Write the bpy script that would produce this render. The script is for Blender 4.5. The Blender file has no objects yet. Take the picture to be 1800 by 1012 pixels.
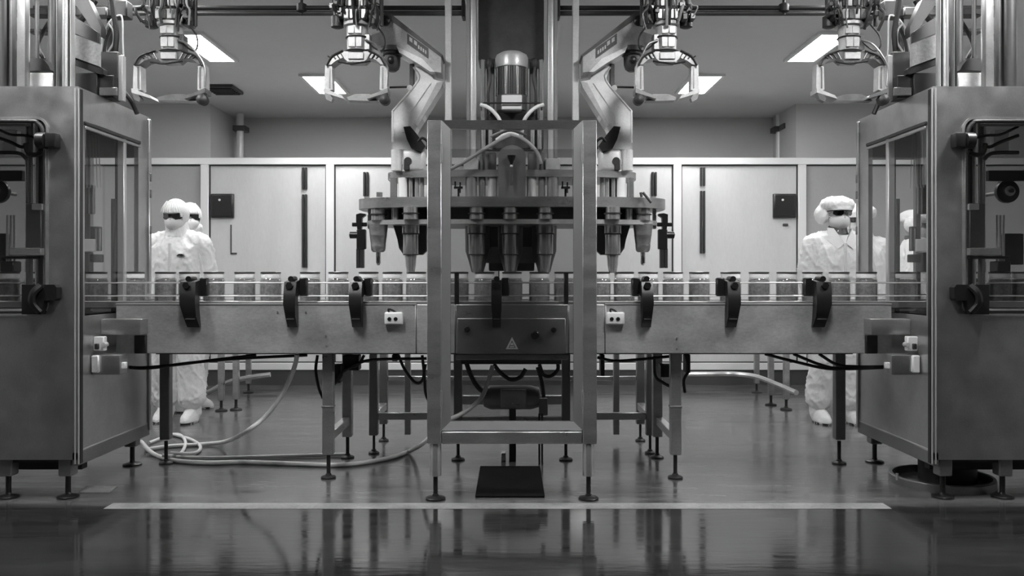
import bpy, bmesh, math, random
from mathutils import Vector, Matrix, noise
R = math.radians
PI = math.pi
random.seed(7)
sc = bpy.context.scene
C = sc.collection

# ------------------------------------------------------------------ camera, world, exposure
CAMZ = 1.14
cam = bpy.data.cameras.new('camera')
cam.lens = 30.0; cam.sensor_width = 36.0; cam.shift_y = -20.0 / 1800.0
cam.clip_start = 0.05; cam.clip_end = 60
camo = bpy.data.objects.new('camera', cam); C.objects.link(camo)
camo.location = (0, 0, CAMZ); camo.rotation_euler = (R(90), 0, 0)
sc.camera = camo
w = bpy.data.worlds.new('world'); sc.world = w; w.use_nodes = True
w.node_tree.nodes['Background'].inputs[0].default_value = (0.02, 0.02, 0.02, 1)
w.node_tree.nodes['Background'].inputs[1].default_value = 1.0
sc.view_settings.view_transform = 'Standard'
sc.view_settings.look = 'None'
sc.view_settings.gamma = 1.0
sc.view_settings.use_curve_mapping = False
sc.view_settings.exposure = 0.45
LIGHT_BACK = 34.0      # visible fixtures over the rear aisle, plus two added out of view
LIGHT_FRONT = 66.0     # added fixtures out of view over the front aisle
LIGHT_SIDE = 40.0  # added fixtures out of view above the conveyor ends
LIGHT_CAB = 84.0  # added fixtures out of view, brighten the cabinet fronts

# ------------------------------------------------------------------ helpers
def px(x, y, Y):
    """point of the place seen at photo pixel x, y and distance Y"""
    return Vector(((x - 900) * Y / 1500.0, Y, CAMZ - (y - 486) * Y / 1500.0))
def X(x, Y): return (x - 900) * Y / 1500.0
def Z(y, Y): return CAMZ - (y - 486) * Y / 1500.0

class MB:
    def __init__(s): s.v = []; s.f = []
    def add(s, vs, fs):
        b = len(s.v); s.v += [tuple(p) for p in vs]; s.f += [tuple(i + b for i in f) for f in fs]; return s
    def addbm(s, bm):
        bm.verts.index_update()
        s.add([p.co[:] for p in bm.verts], [[q.index for q in f.verts] for f in bm.faces]); bm.free(); return s
    def box(s, x0, x1, y0, y1, z0, z1, bev=0.0, seg=1):
        if x0 > x1: x0, x1 = x1, x0
        if y0 > y1: y0, y1 = y1, y0
        if z0 > z1: z0, z1 = z1, z0
        if bev <= 0:
            vs = [(x, y, z) for x in (x0, x1) for y in (y0, y1) for z in (z0, z1)]
            return s.add(vs, [(0,1,3,2),(4,6,7,5),(0,4,5,1),(2,3,7,6),(0,2,6,4),(1,5,7,3)])
        bm = bmesh.new()
        bmesh.ops.create_cube(bm, size=1.0)
        for p in bm.verts:
            p.co = Vector(((x0+x1)/2 + p.co.x*(x1-x0), (y0+y1)/2 + p.co.y*(y1-y0), (z0+z1)/2 + p.co.z*(z1-z0)))
        bev = min(bev, (x1-x0)*.49, (y1-y0)*.49, (z1-z0)*.49)
        bmesh.ops.bevel(bm, geom=bm.edges[:], offset=bev, segments=seg, affect='EDGES', profile=0.5)
        return s.addbm(bm)
    def cyl(s, p, q, r, r2=None, n=16):
        p = Vector(p); q = Vector(q); r2 = r if r2 is None else r2
        d = (q - p).normalized(); a = Vector((0,0,1)) if abs(d.z) < .9 else Vector((1,0,0))
        u = d.cross(a).normalized(); v = d.cross(u)
        vs = []
        for k in range(n):
            t = 2*PI*k/n; e = u*math.cos(t) + v*math.sin(t)
            vs += [p + e*r, q + e*r2]
        fs = [(2*k, 2*((k+1) % n), 2*((k+1) % n)+1, 2*k+1) for k in range(n)]
        fs += [tuple(2*k for k in range(n))[::-1], tuple(2*k+1 for k in range(n))]
        return s.add(vs, fs)
    def lathe(s, prof, c, n=20, axis='z'):
        vs = []; fs = []; m = len(prof)
        for k in range(n):
            t = 2*PI*k/n; ct, st = math.cos(t), math.sin(t)
            for r, h in prof:
                if axis == 'z': vs.append((c[0]+r*ct, c[1]+r*st, c[2]+h))
                elif axis == 'y': vs.append((c[0]+r*ct, c[1]+h, c[2]+r*st))
                else: vs.append((c[0]+h, c[1]+r*ct, c[2]+r*st))
        for k in range(n):
            a = k*m; b = ((k+1) % n)*m
            for j in range(m-1): fs.append((a+j, b+j, b+j+1, a+j+1))
        fs.append(tuple(k*m for k in range(n))[::-1]); fs.append(tuple(k*m+m-1 for k in range(n)))
        return s.add(vs, fs)
    def prism(s, poly, a0, a1, axis='y'):
        n = len(poly); vs = []
        for a in (a0, a1):
            for (u, v) in poly:
                vs.append((u, a, v) if axis == 'y' else ((a, u, v) if axis == 'x' else (u, v, a)))
        fs = [tuple(range(n)), tuple(range(n, 2*n))[::-1]] + [(k, (k+1) % n, n+(k+1) % n, n+k) for k in range(n)]
        return s.add(vs, fs)
    def ring(s, outer, inner, a0, a1, axis='y'):
        n = len(outer); vs = []
        for a in (a0, a1):
            for loop in (outer, inner):
                for (u, v) in loop:
                    vs.append((u, a, v) if axis == 'y' else ((a, u, v) if axis == 'x' else (u, v, a)))
        fs = []
        for k in range(n):
            j = (k+1) % n
            fs += [(k, j, n+j, n+k), (2*n+k, 3*n+k, 3*n+j, 2*n+j), (k, 2*n+k, 2*n+j, j), (n+k, n+j, 3*n+j, 3*n+k)]
        return s.add(vs, fs)
    def tube(s, pts, r, n=8, smooth=0):
        pts = [Vector(p) for p in pts]
        if smooth: pts = catmull(pts, smooth)
        m = len(pts); vs = []; fs = []; u = None
        for i, p in enumerate(pts):
            d = (pts[min(i+1, m-1)] - pts[max(i-1, 0)]).normalized()
            if u is None:
                a = Vector((0,0,1)) if abs(d.z) < .9 else Vector((1,0,0)); u = d.cross(a).normalized()
            else: u = (u - d*u.dot(d)).normalized()
            v = d.cross(u); rr = r(i/(m-1)) if callable(r) else r
            for k in range(n):
                t = 2*PI*k/n; vs.append(p + (u*math.cos(t) + v*math.sin(t))*rr)
        for i in range(m-1):
            for k in range(n):
                j = (k+1) % n; fs.append((i*n+k, i*n+j, (i+1)*n+j, (i+1)*n+k))
        fs += [tuple(range(n))[::-1], tuple(range((m-1)*n, m*n))]
        return s.add(vs, fs)
    def ell(s, c, rx, ry, rz, n=16, m=10, keep=None):
        vs = []; fs = []
        for j in range(m+1):
            ph = PI*j/m
            for k in range(n):
                t = 2*PI*k/n
                vs.append((c[0]+rx*math.sin(ph)*math.cos(t), c[1]+ry*math.sin(ph)*math.sin(t), c[2]+rz*math.cos(ph)))
        for j in range(m):
            for k in range(n):
                f = (j*n+k, (j+1)*n+k, (j+1)*n+(k+1) % n, j*n+(k+1) % n)
                if keep is None or keep(Vector([sum(vs[i][q] for i in f)/4 for q in range(3)])): fs.append(f)
        return s.add(vs, fs)
    def torus(s, c, Rr, r, axis='z', n=24, m=8):
        pts = []
        for k in range(n+1):
            t = 2*PI*k/n; a, b = Rr*math.cos(t), Rr*math.sin(t)
            pts.append((c[0]+a, c[1]+b, c[2]) if axis == 'z' else ((c[0]+a, c[1], c[2]+b) if axis == 'y' else (c[0], c[1]+a, c[2]+b)))
        return s.tube(pts, r, m)
    def capsule(s, p, q, r, r2=None, n=14):
        r2 = r if r2 is None else r2
        s.cyl(p, q, r, r2, n); s.ell(p, r, r, r, n, 8); s.ell(q, r2, r2, r2, n, 8); return s
    def loft(s, secs, n=20):
        vs = []; m = len(secs); fs = []
        for (cx, cy, z, rx, ry) in secs:
            for k in range(n):
                t = 2*PI*k/n; vs.append((cx+rx*math.cos(t), cy+ry*math.sin(t), z))
        for i in range(m-1):
            for k in range(n):
                j = (k+1) % n; fs.append((i*n+k, i*n+j, (i+1)*n+j, (i+1)*n+k))
        fs += [tuple(range(n))[::-1], tuple(range((m-1)*n, m*n))]
        return s.add(vs, fs)
    def build(s, name, mat, parent=None, origin=None, sharp=38, label=None, doubles=True):
        if parent is not None: off = rootloc(parent)
        else: off = Vector(origin) if origin is not None else Vector((0,0,0))
        me = bpy.data.meshes.new(name)
        bm = bmesh.new()
        vs = [bm.verts.new(Vector(p) - off) for p in s.v]
        for f in s.f:
            try: bm.faces.new([vs[i] for i in f])
            except ValueError: pass
        if doubles:
            bmesh.ops.remove_doubles(bm, verts=bm.verts[:], dist=1e-5)
        bmesh.ops.recalc_face_normals(bm, faces=bm.faces[:])
        bm.to_mesh(me); bm.free()
        me.polygons.foreach_set('use_smooth', [True]*len(me.polygons))
        me.set_sharp_from_angle(angle=R(sharp))
        me.materials.append(mat)
        o = bpy.data.objects.new(name, me); C.objects.link(o)
        if parent is not None: o.parent = parent
        else: o.location = off
        if label: o['label'] = label
        return o

def catmull(p, k):
    p = [p[0]*2 - p[1]] + list(p) + [p[-1]*2 - p[-2]]; out = []
    for i in range(1, len(p)-2):
        for j in range(k):
            t = j/k
            out.append(.5*((2*p[i]) + (p[i+1]-p[i-1])*t + (2*p[i-1]-5*p[i]+4*p[i+1]-p[i+2])*t*t + (3*p[i]-p[i-1]-3*p[i+1]+p[i+2])*t**3))
    out.append(p[-2]); return out
def rootloc(o):
    while o.parent is not None: o = o.parent
    return Vector(o.location)
def rrect(u0, u1, v0, v1, r, k=6):
    pts = []
    for (cu, cv, a0) in ((u1-r, v1-r, 0), (u0+r, v1-r, 90), (u0+r, v0+r, 180), (u1-r, v0+r, 270)):
        for i in range(k+1):
            a = R(a0 + 90*i/k); pts.append((cu + r*math.cos(a), cv + r*math.sin(a)))
    return pts
def orect(u0, u1, v0, v1, k=6):
    pts = []
    for (a, b) in ((u1, v1), (u0, v1), (u0, v0), (u1, v0)):
        pts += [(a, b)]*(k+1)
    return pts
def circ(cu, cv, ru, rv, n=40):
    return [(cu+ru*math.cos(2*PI*k/n), cv+rv*math.sin(2*PI*k/n)) for k in range(n)]
def tag(o, label, cat, group=None, kind=None):
    o['label'] = label; o['category'] = cat
    if group: o['group'] = group
    if kind: o['kind'] = kind
    return o
def thing(name, loc, label, cat, group=None):
    o = bpy.data.objects.new(name, None); C.objects.link(o); o.location = loc
    o.empty_display_size = .1
    return tag(o, label, cat, group)
def struct(o):
    o['kind'] = 'structure'; return o
def dup(root, loc, label, rz=0.0):
    r = root.copy(); C.objects.link(r); r.location = loc; r.rotation_euler = (0, 0, rz); r['label'] = label
    for ch in root.children:
        c = ch.copy(); C.objects.link(c); c.parent = r
        for g in ch.children:
            d = g.copy(); C.objects.link(d); d.parent = c
    return r

# ------------------------------------------------------------------ materials
def mat(name, col, rough=.5, metal=0.0, var=0.0, vscale=6.0, stretch=(1,1,1), rvar=0.0, bump=0.0, bscale=60.0, spec=.5, coat=0.0, alpha=None):
    m = bpy.data.materials.new(name); m.use_nodes = True
    nt = m.node_tree; b = nt.nodes['Principled BSDF']
    c = (col, col, col, 1) if not isinstance(col, tuple) else col + (1,)
    b.inputs['Base Color'].default_value = c
    b.inputs['Roughness'].default_value = rough; b.inputs['Metallic'].default_value = metal
    b.inputs['Specular IOR Level'].default_value = spec
    b.inputs['Coat Weight'].default_value = coat; b.inputs['Coat Roughness'].default_value = .08
    if var or rvar or bump:
        tc = nt.nodes.new('ShaderNodeTexCoord'); mp = nt.nodes.new('ShaderNodeMapping')
        mp.inputs['Scale'].default_value = stretch
        geo = nt.nodes.new('ShaderNodeNewGeometry')
        nt.links.new(geo.outputs['Position'], mp.inputs['Vector'])
    if var or rvar:
        n = nt.nodes.new('ShaderNodeTexNoise'); n.inputs['Scale'].default_value = vscale
        n.inputs['Detail'].default_value = 6; n.inputs['Roughness'].default_value = .6
        nt.links.new(mp.outputs[0], n.inputs['Vector'])
    if var:
        mr = nt.nodes.new('ShaderNodeMapRange')
        mr.inputs[1].default_value = .25; mr.inputs[2].default_value = .75
        mr.inputs[3].default_value = c[0]*(1-var); mr.inputs[4].default_value = min(1, c[0]*(1+var))
        n3 = nt.nodes.new('ShaderNodeTexNoise'); n3.inputs['Scale'].default_value = vscale*13; n3.inputs['Detail'].default_value = 5; n3.inputs['Roughness'].default_value = .7
        nt.links.new(mp.outputs[0], n3.inputs['Vector'])
        mm = nt.nodes.new('ShaderNodeMix'); mm.data_type = 'FLOAT'; mm.inputs[0].default_value = .4
        nt.links.new(n.outputs['Fac'], mm.inputs[2]); nt.links.new(n3.outputs['Fac'], mm.inputs[3])
        nt.links.new(mm.outputs[0], mr.inputs[0]); nt.links.new(mr.outputs[0], b.inputs['Base Color'])
    if rvar:
        mr = nt.nodes.new('ShaderNodeMapRange')
        mr.inputs[1].default_value = .3; mr.inputs[2].default_value = .7
        mr.inputs[3].default_value = max(.03, rough-rvar); mr.inputs[4].default_value = min(1, rough+rvar)
        nt.links.new(n.outputs['Fac'], mr.inputs[0]); nt.links.new(mr.outputs[0], b.inputs['Roughness'])
    if bump:
        n2 = nt.nodes.new('ShaderNodeTexNoise'); n2.inputs['Scale'].default_value = bscale; n2.inputs['Detail'].default_value = 4
        nt.links.new(mp.outputs[0], n2.inputs['Vector'])
        bp = nt.nodes.new('ShaderNodeBump'); bp.inputs['Strength'].default_value = bump; bp.inputs['Distance'].default_value = .01
        nt.links.new(n2.outputs['Fac'], bp.inputs['Height']); nt.links.new(bp.outputs[0], b.inputs['Normal'])
    return m
def emis(name, s, col=1.0):
    m = bpy.data.materials.new(name); m.use_nodes = True; nt = m.node_tree
    b = nt.nodes['Principled BSDF']; b.inputs['Base Color'].default_value = (.8,.8,.8,1)
    b.inputs['Emission Color'].default_value = (col, col, col, 1); b.inputs['Emission Strength'].default_value = s
    return m
def glassy(name, tint, refl=.08, rough=.02):
    m = bpy.data.materials.new(name); m.use_nodes = True; nt = m.node_tree
    for n in list(nt.nodes): nt.nodes.remove(n)
    out = nt.nodes.new('ShaderNodeOutputMaterial'); mx = nt.nodes.new('ShaderNodeMixShader')
    tr = nt.nodes.new('ShaderNodeBsdfTransparent'); tr.inputs[0].default_value = (tint, tint, tint, 1)
    gl = nt.nodes.new('ShaderNodeBsdfGlossy'); gl.inputs['Roughness'].default_value = rough; gl.inputs[0].default_value = (.9,.9,.9,1)
    lw = nt.nodes.new('ShaderNodeLayerWeight'); lw.inputs[0].default_value = .5
    pw = nt.nodes.new('ShaderNodeMath'); pw.operation = 'POWER'; pw.inputs[1].default_value = 4.5
    ml = nt.nodes.new('ShaderNodeMath'); ml.operation = 'MULTIPLY'; ml.inputs[1].default_value = .8
    ma = nt.nodes.new('ShaderNodeMath'); ma.operation = 'ADD'; ma.inputs[1].default_value = refl + .03; ma.use_clamp = True
    nt.links.new(lw.outputs['Facing'], pw.inputs[0]); nt.links.new(pw.outputs[0], ml.inputs[0]); nt.links.new(ml.outputs[0], ma.inputs[0]); nt.links.new(ma.outputs[0], mx.inputs[0])
    nt.links.new(tr.outputs[0], mx.inputs[1]); nt.links.new(gl.outputs[0], mx.inputs[2]); nt.links.new(mx.outputs[0], out.inputs[0])
    return m
M = {}
M['steel'] = mat('brushed_steel', .46, .33, .8, var=.34, vscale=5, stretch=(1,1,3), rvar=.07, bump=.05, bscale=120)
M['steelp'] = mat('brushed_panel_steel', .52, .36, .5, var=.42, vscale=4, stretch=(1,1,2), rvar=.08, bump=.06, bscale=90)
M['steeld'] = mat('dull_steel', .26, .42, .75, var=.2, vscale=6, rvar=.08)
M['cabsteel'] = mat('cabinet_sheet_steel', .52, .34, .93, var=.2, vscale=9, rvar=.06, bump=.05, bscale=160)
M['chrome'] = mat('chromed_steel', .72, .12, 1.0)
M['satin'] = mat('satin_steel', .62, .27, .8, var=.1, vscale=20)
M['cast'] = mat('pale_cast_aluminium', .64, .38, .3, var=.28, vscale=7, bump=.04, bscale=40)
M['castd'] = mat('grey_cast_arm', .40, .42, .3, var=.4, vscale=9)
M['white'] = mat('white_plastic', .78, .4, 0, var=.06, vscale=14)
M['cream'] = mat('speckled_pale_board', .36, .7, 0, var=.5, vscale=60)
M['black'] = mat('black_plastic', .012, .33, 0, var=.4, vscale=30)
M['rubber'] = mat('black_rubber', .02, .55)
M['dark'] = mat('dark_metal', .022, .5, .1, var=.4, vscale=20)
M['mid'] = mat('mid_grey_metal', .075, .5, .2, var=.35, vscale=14)
M['hose'] = mat('pale_hose', .78, .42, 0, var=.12, vscale=20)
M['cable'] = mat('dark_cable', .014, .5)
M['greycable'] = mat('grey_cable', .3, .45)
M['glass'] = glassy('window_glass', .92, .0)
M['backpane'] = glassy('dimming_back_pane', .72, .0)
M['tint'] = glassy('tinted_guard_glass', .77, .02)
M['jarglass'] = glassy('jar_glass', .93, .04)
M['contents'] = mat('jar_contents', .2, .5, 0, var=.8, vscale=55, bump=.3, bscale=120)
M['jarlid'] = mat('jar_lid_metal', .10, .3, .8)
M['jarneck'] = mat('jar_neck_band', .9, .3, 0, var=.15, vscale=60)
M['suit'] = mat('white_coverall_cloth', .88, .75, 0, bump=.5, bscale=26)
M['mask'] = mat('white_mask_cloth', .74, .8, 0, bump=.2, bscale=40)
M['skin'] = mat('skin', .42, .55)
M['goggle'] = mat('dark_goggle', .02, .12, 0, coat=.5)
M['lens'] = glassy('grey_lens', .35, .05)
M['screen'] = mat('black_panel_face', .022, .28, 0, var=.3, vscale=8)
M['wall'] = mat('painted_wall', .62, .6, 0, var=.04, vscale=2)
M['ceil'] = mat('painted_ceiling', .76, .55, 0, var=.05, vscale=1.5)
M['panel'] = mat('white_laminate_panel', .64, .18, 0, var=.10, vscale=2.2, stretch=(1.6,1,.5), rvar=.06, coat=.3)
M['gpanel'] = mat('grey_glazed_panel', .46, .16, 0, var=.08, vscale=2.5, rvar=.05, coat=.3)
M['mull'] = mat('white_aluminium_frame', .86, .3, .1)
M['kick'] = mat('dark_kick_plate', .07, .35)
M['line'] = mat('worn_white_paint', .24, .3, 0, var=.85, vscale=4)
M['rail'] = mat('bright_rail_steel', .66, .3, .55)
M['gripw'] = mat('gripper_pale_shell', .5, .4, .1, var=.4, vscale=18)
M['grips'] = mat('gripper_steel', .24, .38, .7, var=.4, vscale=22)
M['gripd'] = mat('gripper_dark_shell', .05, .45, .2, var=.5, vscale=22)
M['mast'] = mat('mast_steel', .26, .34, .6, var=.3, vscale=8)
M['wallf'] = mat('dark_grey_wall_paint', .13, .6, 0, var=.04, vscale=2)
M['mat'] = mat('black_rubber_mat', .008, .9, 0, spec=.08)
M['sign'] = mat('sign_pale', .6, .4)
# ------------------------------------------------------------------ room
CEIL = 3.0
def floor_material():
    m = bpy.data.materials.new('polished_epoxy_floor'); m.use_nodes = True; nt = m.node_tree; b = nt.nodes['Principled BSDF']
    geo = nt.nodes.new('ShaderNodeNewGeometry')
    mp = nt.nodes.new('ShaderNodeMapping'); mp.inputs['Scale'].default_value = (.6, 3.2, 1)
    nt.links.new(geo.outputs['Position'], mp.inputs['Vector'])
    n = nt.nodes.new('ShaderNodeTexNoise'); n.inputs['Scale'].default_value = 3.2; n.inputs['Detail'].default_value = 10; n.inputs['Roughness'].default_value = .72
    nt.links.new(mp.outputs[0], n.inputs['Vector'])
    sp = nt.nodes.new('ShaderNodeSeparateXYZ'); nt.links.new(geo.outputs['Position'], sp.inputs[0])
    zone = nt.nodes.new('ShaderNodeMapRange')            # rougher and paler behind the stripe, smoother and darker in front
    zone.inputs[1].default_value = 4.20; zone.inputs[2].default_value = 4.30
    nt.links.new(sp.outputs['Y'], zone.inputs[0])
    def two(lo0, hi0, lo1, hi1, sock):
        outs = []
        for lo, hi in ((lo0, hi0), (lo1, hi1)):
            c = nt.nodes.new('ShaderNodeMapRange'); c.inputs[1].default_value = .3; c.inputs[2].default_value = .7
            c.inputs[3].default_value = lo; c.inputs[4].default_value = hi
            nt.links.new(n.outputs['Fac'], c.inputs[0]); outs.append(c)
        mx = nt.nodes.new('ShaderNodeMix'); mx.data_type = 'FLOAT'
        nt.links.new(zone.outputs[0], mx.inputs[0]); nt.links.new(outs[0].outputs[0], mx.inputs[2]); nt.links.new(outs[1].outputs[0], mx.inputs[3])
        nt.links.new(mx.outputs[0], b.inputs[sock])
    two(.012, .034, .045, .15, 'Base Color')
    two(.03, .17, .10, .28, 'Roughness')
    n2 = nt.nodes.new('ShaderNodeTexNoise'); n2.inputs['Scale'].default_value = 9; n2.inputs['Detail'].default_value = 5
    nt.links.new(mp.outputs[0], n2.inputs['Vector'])
    bp = nt.nodes.new('ShaderNodeBump'); bp.inputs['Strength'].default_value = .10; bp.inputs['Distance'].default_value = .004
    nt.links.new(n2.outputs['Fac'], bp.inputs['Height']); nt.links.new(bp.outputs[0], b.inputs['Normal'])
    b.inputs['Specular IOR Level'].default_value = .65
    return m
M['floor'] = floor_material()
WX, YB, YF = 5.7, 10.0, -2.6
struct(MB().box(-WX, WX, YF, YB, -.1, 0).build('floor', M['floor']))
struct(MB().box(-WX, WX, YF, YB, CEIL, CEIL+.1).build('ceiling', M['ceil']))
struct(MB().box(-WX, WX, YB, YB+.1, 0, CEIL).build('wall_back', M['wall']))
struct(MB().box(-WX-.1, -WX, YF, YB, 0, CEIL).build('wall_left', M['wall']))
struct(MB().box(WX, WX+.1, YF, YB, 0, CEIL).build('wall_right', M['wall']))
struct(MB().box(-WX, WX, YF-.1, YF, 0, CEIL).build('wall_front', M['wallf']))
struct(MB().box(-WX, -3.25, 9.2, YB, 0, CEIL).build('wall_bay_left', M['wall']))
struct(MB().box(3.06, WX, 9.2, YB, 0, CEIL).build('wall_bay_right', M['wall']))
# painted stripe across the floor
struct(MB().box(X(190, 4.24), X(1560, 4.24), 4.19, 4.295, 0, .0012).build('trim_1', M['line']))

# cleanroom partition: posts, rails, panels, pull bars
YP = 9.0
part = bpy.data.objects.new('wall_partition', None); C.objects.link(part); part.location = (0, YP, 0)
struct(part); part['label'] = 'white framed cleanroom partition of glossy pale panels along the back'
zt0, zt1, zb = Z(290, YP), Z(278, YP), Z(637, YP)
MB().box(-WX, WX, YP-.05, YP+.05, zt0, zt1, .004).build('top_rail', M['mull'], part)
MB().box(-WX, WX, YP-.045, YP+.05, .16, zb, .004).build('bottom_rail', M['mull'], part)
MB().box(-WX, WX, YP-.03, YP+.05, 0, .16).build('kick_plate', M['kick'], part)
posts = [-4.54, X(362, YP), X(581.5, YP), -.09, X(1189.5, YP), X(1408, YP), 4.36]
for i, x in enumerate(posts):
    MB().box(x-.042, x+.042, YP-.05, YP+.05, zb, zt0, .004).build('post', M['mull'], part)
edges = [-WX] + posts + [WX]
for i in range(len(edges)-1):
    a, b = edges[i]+.042, edges[i+1]-.042
    g = i in (1, 6)
    if i == 0: a = -WX
    if i == len(edges)-2: b = WX
    p = MB().box(a, b, YP-.012, YP+.02, zb, zt0).build('panel', M['gpanel'] if g else M['panel'], part)
    if g: p['label'] = 'grey glazed panel'
    gk = MB()
    t = .012
    gk.ring([(a,zb),(b,zb),(b,zt0),(a,zt0)], [(a+t,zb+t),(b-t,zb+t),(b-t,zt0-t),(a+t,zt0-t)], YP-.022, YP-.012)
    gk.build('gasket', M['dark'], p)
for (xx, y0, y1) in ((535.5, 295, 470), (1235, 295, 445), (643, 303, 345), (1150, 303, 345)):
    h = MB(); ym = y0 + (y1-y0)*.24
    xw = X(xx, YP-.03)
    for (a, b) in (((y0, ym-4), (ym+5, y1)) if y1 > 400 else ((y0, y1),)):
        h.box(xw-.026, xw-.004, YP-.045, YP-.012, Z(b, YP), Z(a, YP), .003).box(xw+.006, xw+.026, YP-.045, YP-.012, Z(b, YP), Z(a, YP), .003)
    h.build('pull_bar', M['dark'], part, label='dark vertical pull bar')
# black access panels on the partition, with key slots and drawn guide channels
for s, xa, lab in ((-1, 393, 'square black control panel mounted on pale partition behind left conveyor'), (1, 1377, 'square black control panel mounted on pale partition beside capped worker')):
    r = thing('control_panel', (X(xa, YP), YP-.02, Z(383, YP)), lab, 'control panel', 'black panels on the partition')
    MB().box(X(xa-20, YP), X(xa+20, YP), YP-.05, YP-.012, Z(383, YP), Z(341, YP), .008, 2).build('housing', M['screen'], r)
    MB().box(X(xa-17, YP), X(xa+17, YP), YP-.053, YP-.048, Z(380, YP), Z(344, YP), .002).build('face_plate', M['screen'], r)
    MB().cyl((X(xa-4, YP), YP-.06, Z(352, YP)), (X(xa-4, YP), YP-.05, Z(352, YP)), .012).build('indicator', M['white'], r)
    q = MB()
    xb = xa + 14
    q.box(X(xb-1, YP), X(xb+1, YP), YP-.02, YP-.012, Z(447, YP), Z(395, YP)).box(X(xb, YP), X(xb+10, YP), YP-.02, YP-.012, Z(447, YP), Z(444, YP)) if s < 0 else q.box(X(xa-2, YP), X(xa+7, YP), YP-.03, YP-.012, Z(397, YP), Z(393, YP), .003)
    q.build('wire_channel', M['mid'], r)

# pipes on the rear wall
for xx, yy, lab in ((422, 9.75, 'pale vertical pipe with bracket on rear wall left of column'), (1370, 9.8, 'pale vertical pipe on rear wall beside right bay'), (1386, 9.6, 'second pale pipe tight against right wall bay')):
    r = thing('wall_pipe', (X(xx, yy), yy, 0), lab, 'pipe', 'pipes on the rear wall')
    MB().cyl((X(xx, yy), yy, 0), (X(xx, yy), yy, CEIL), .04).build('pipe_run', M['mull'], r)
    MB().box(X(xx, yy)-.07, X(xx, yy)+.07, yy-.05, yy+.12, 2.80, 2.86, .004).build('bracket', M['mid'], r)

# ceiling fixtures
def ceiling_light(x0, x1, y0, y1, m, lab, grp='ceiling light panels'):
    r = thing('ceiling_light', ((x0+x1)/2, (y0+y1)/2, CEIL), lab, 'light', grp)
    MB().ring([(x0-.03,y0-.03),(x1+.03,y0-.03),(x1+.03,y1+.03),(x0-.03,y1+.03)], [(x0,y0),(x1,y0),(x1,y1),(x0,y1)], CEIL-.022, CEIL, 'z').build('trim_frame', M['mull'], r)
    MB().box(x0, x1, y0, y1, CEIL-.018, CEIL-.004).build('diffuser', m, r)
eb = emis('lit_diffuser', LIGHT_BACK); ef = emis('added_diffuser_line', LIGHT_FRONT); es = emis('added_diffuser_side', LIGHT_SIDE); ec = emis('added_diffuser_cabinet', LIGHT_CAB)
ceiling_light(-2.58, -2.375, 6.50, 7.30, eb, 'bright ceiling light panel behind the far left gripper')
ceiling_light(-1.93, -1.67, 7.86, 8.58, eb, 'bright ceiling light panel behind gripper left of the centre column')
ceiling_light(1.67, 1.93, 7.86, 8.58, eb, 'bright ceiling light panel behind gripper right of the centre column')
ceiling_light(2.36, 2.58, 6.50, 7.30, eb, 'bright ceiling light panel behind the far right gripper')
for sx, nm in ((-1, 'left'), (1, 'right')):  # fixtures added out of view to brighten steel fronts and workers
    ceiling_light(sx*1.2-.13, sx*1.2+.13, 3.0, 3.65, ef, 'added unseen ceiling light panel over the front aisle, %s of the centre line' % nm, 'added ceiling light panels out of view')
    ceiling_light(sx*2.15-.13, sx*2.15+.13, 4.75, 5.35, es, 'added unseen ceiling light panel above the conveyor beside the %s cabinet' % nm, 'added ceiling light panels out of view')
    ceiling_light(sx*2.75-.13, sx*2.75+.13, 3.72, 4.22, ec, 'added unseen ceiling light panel over the front of the %s cabinet' % nm, 'added ceiling light panels out of view')
for sx, nm in ((-1, 'left'), (1, 'right')):  # two more added out of view to brighten the outer partition panels
    ceiling_light(sx*4.5-.13, sx*4.5+.13, 5.7, 6.5, eb, 'added unseen ceiling light panel over the rear aisle behind the %s cabinet' % nm)
r = thing('ceiling_vent', (X(392, 8.4), 8.4, CEIL), 'dark slatted ceiling vent behind the far left gripper', 'vent')
MB().box(X(392,8.4)-.14, X(392,8.4)+.14, 8.25, 8.6, CEIL-.03, CEIL, .006).build('vent_frame', M['mid'], r)
for k in range(5):
    MB().box(X(392,8.4)-.12, X(392,8.4)+.12, 8.29+k*.06, 8.32+k*.06, CEIL-.042, CEIL-.03).build('slat', M['dark'], r)

# horizontal service pipe under the ceiling with hangers and flanges
YS = 5.05
for s, xa, xb, hx, lab in ((-1, 60, 818, 530, 'dark horizontal service pipe under the ceiling left of the centre column'), (1, 978, 1760, 1378, 'dark horizontal service pipe under the ceiling right of the centre column')):
    r = thing('service_pipe', (X((xa+xb)/2, YS), YS, Z(18, YS)), lab, 'pipe', 'overhead service pipes')
    MB().cyl((X(xa, YS), YS, Z(14, YS)), (X(xb, YS), YS, Z(14, YS)), .014, n=12).build('upper_pipe', M['dark'], r)
    MB().cyl((X(xa, YS), YS+.01, Z(22.5, YS)), (X(xb, YS), YS+.01, Z(22.5, YS)), .015, n=12).build('lower_pipe', M['mid'], r)
    h = MB().cyl((X(hx, YS), YS, Z(26, YS)), (X(hx, YS), YS, CEIL), .009).lathe([(.012,-.03),(.03,-.02),(.03,.02),(.012,.03)], (X(hx, YS), YS, Z(14, YS)))
    h.build('hanger', M['dark'], r)
    fx = xb-3 if s < 0 else xa+3
    MB().box(X(fx-3, YS), X(fx+3, YS), YS-.05, YS+.05, Z(33, YS), Z(4, YS), .004).build('flange', M['dark'], r)
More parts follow.
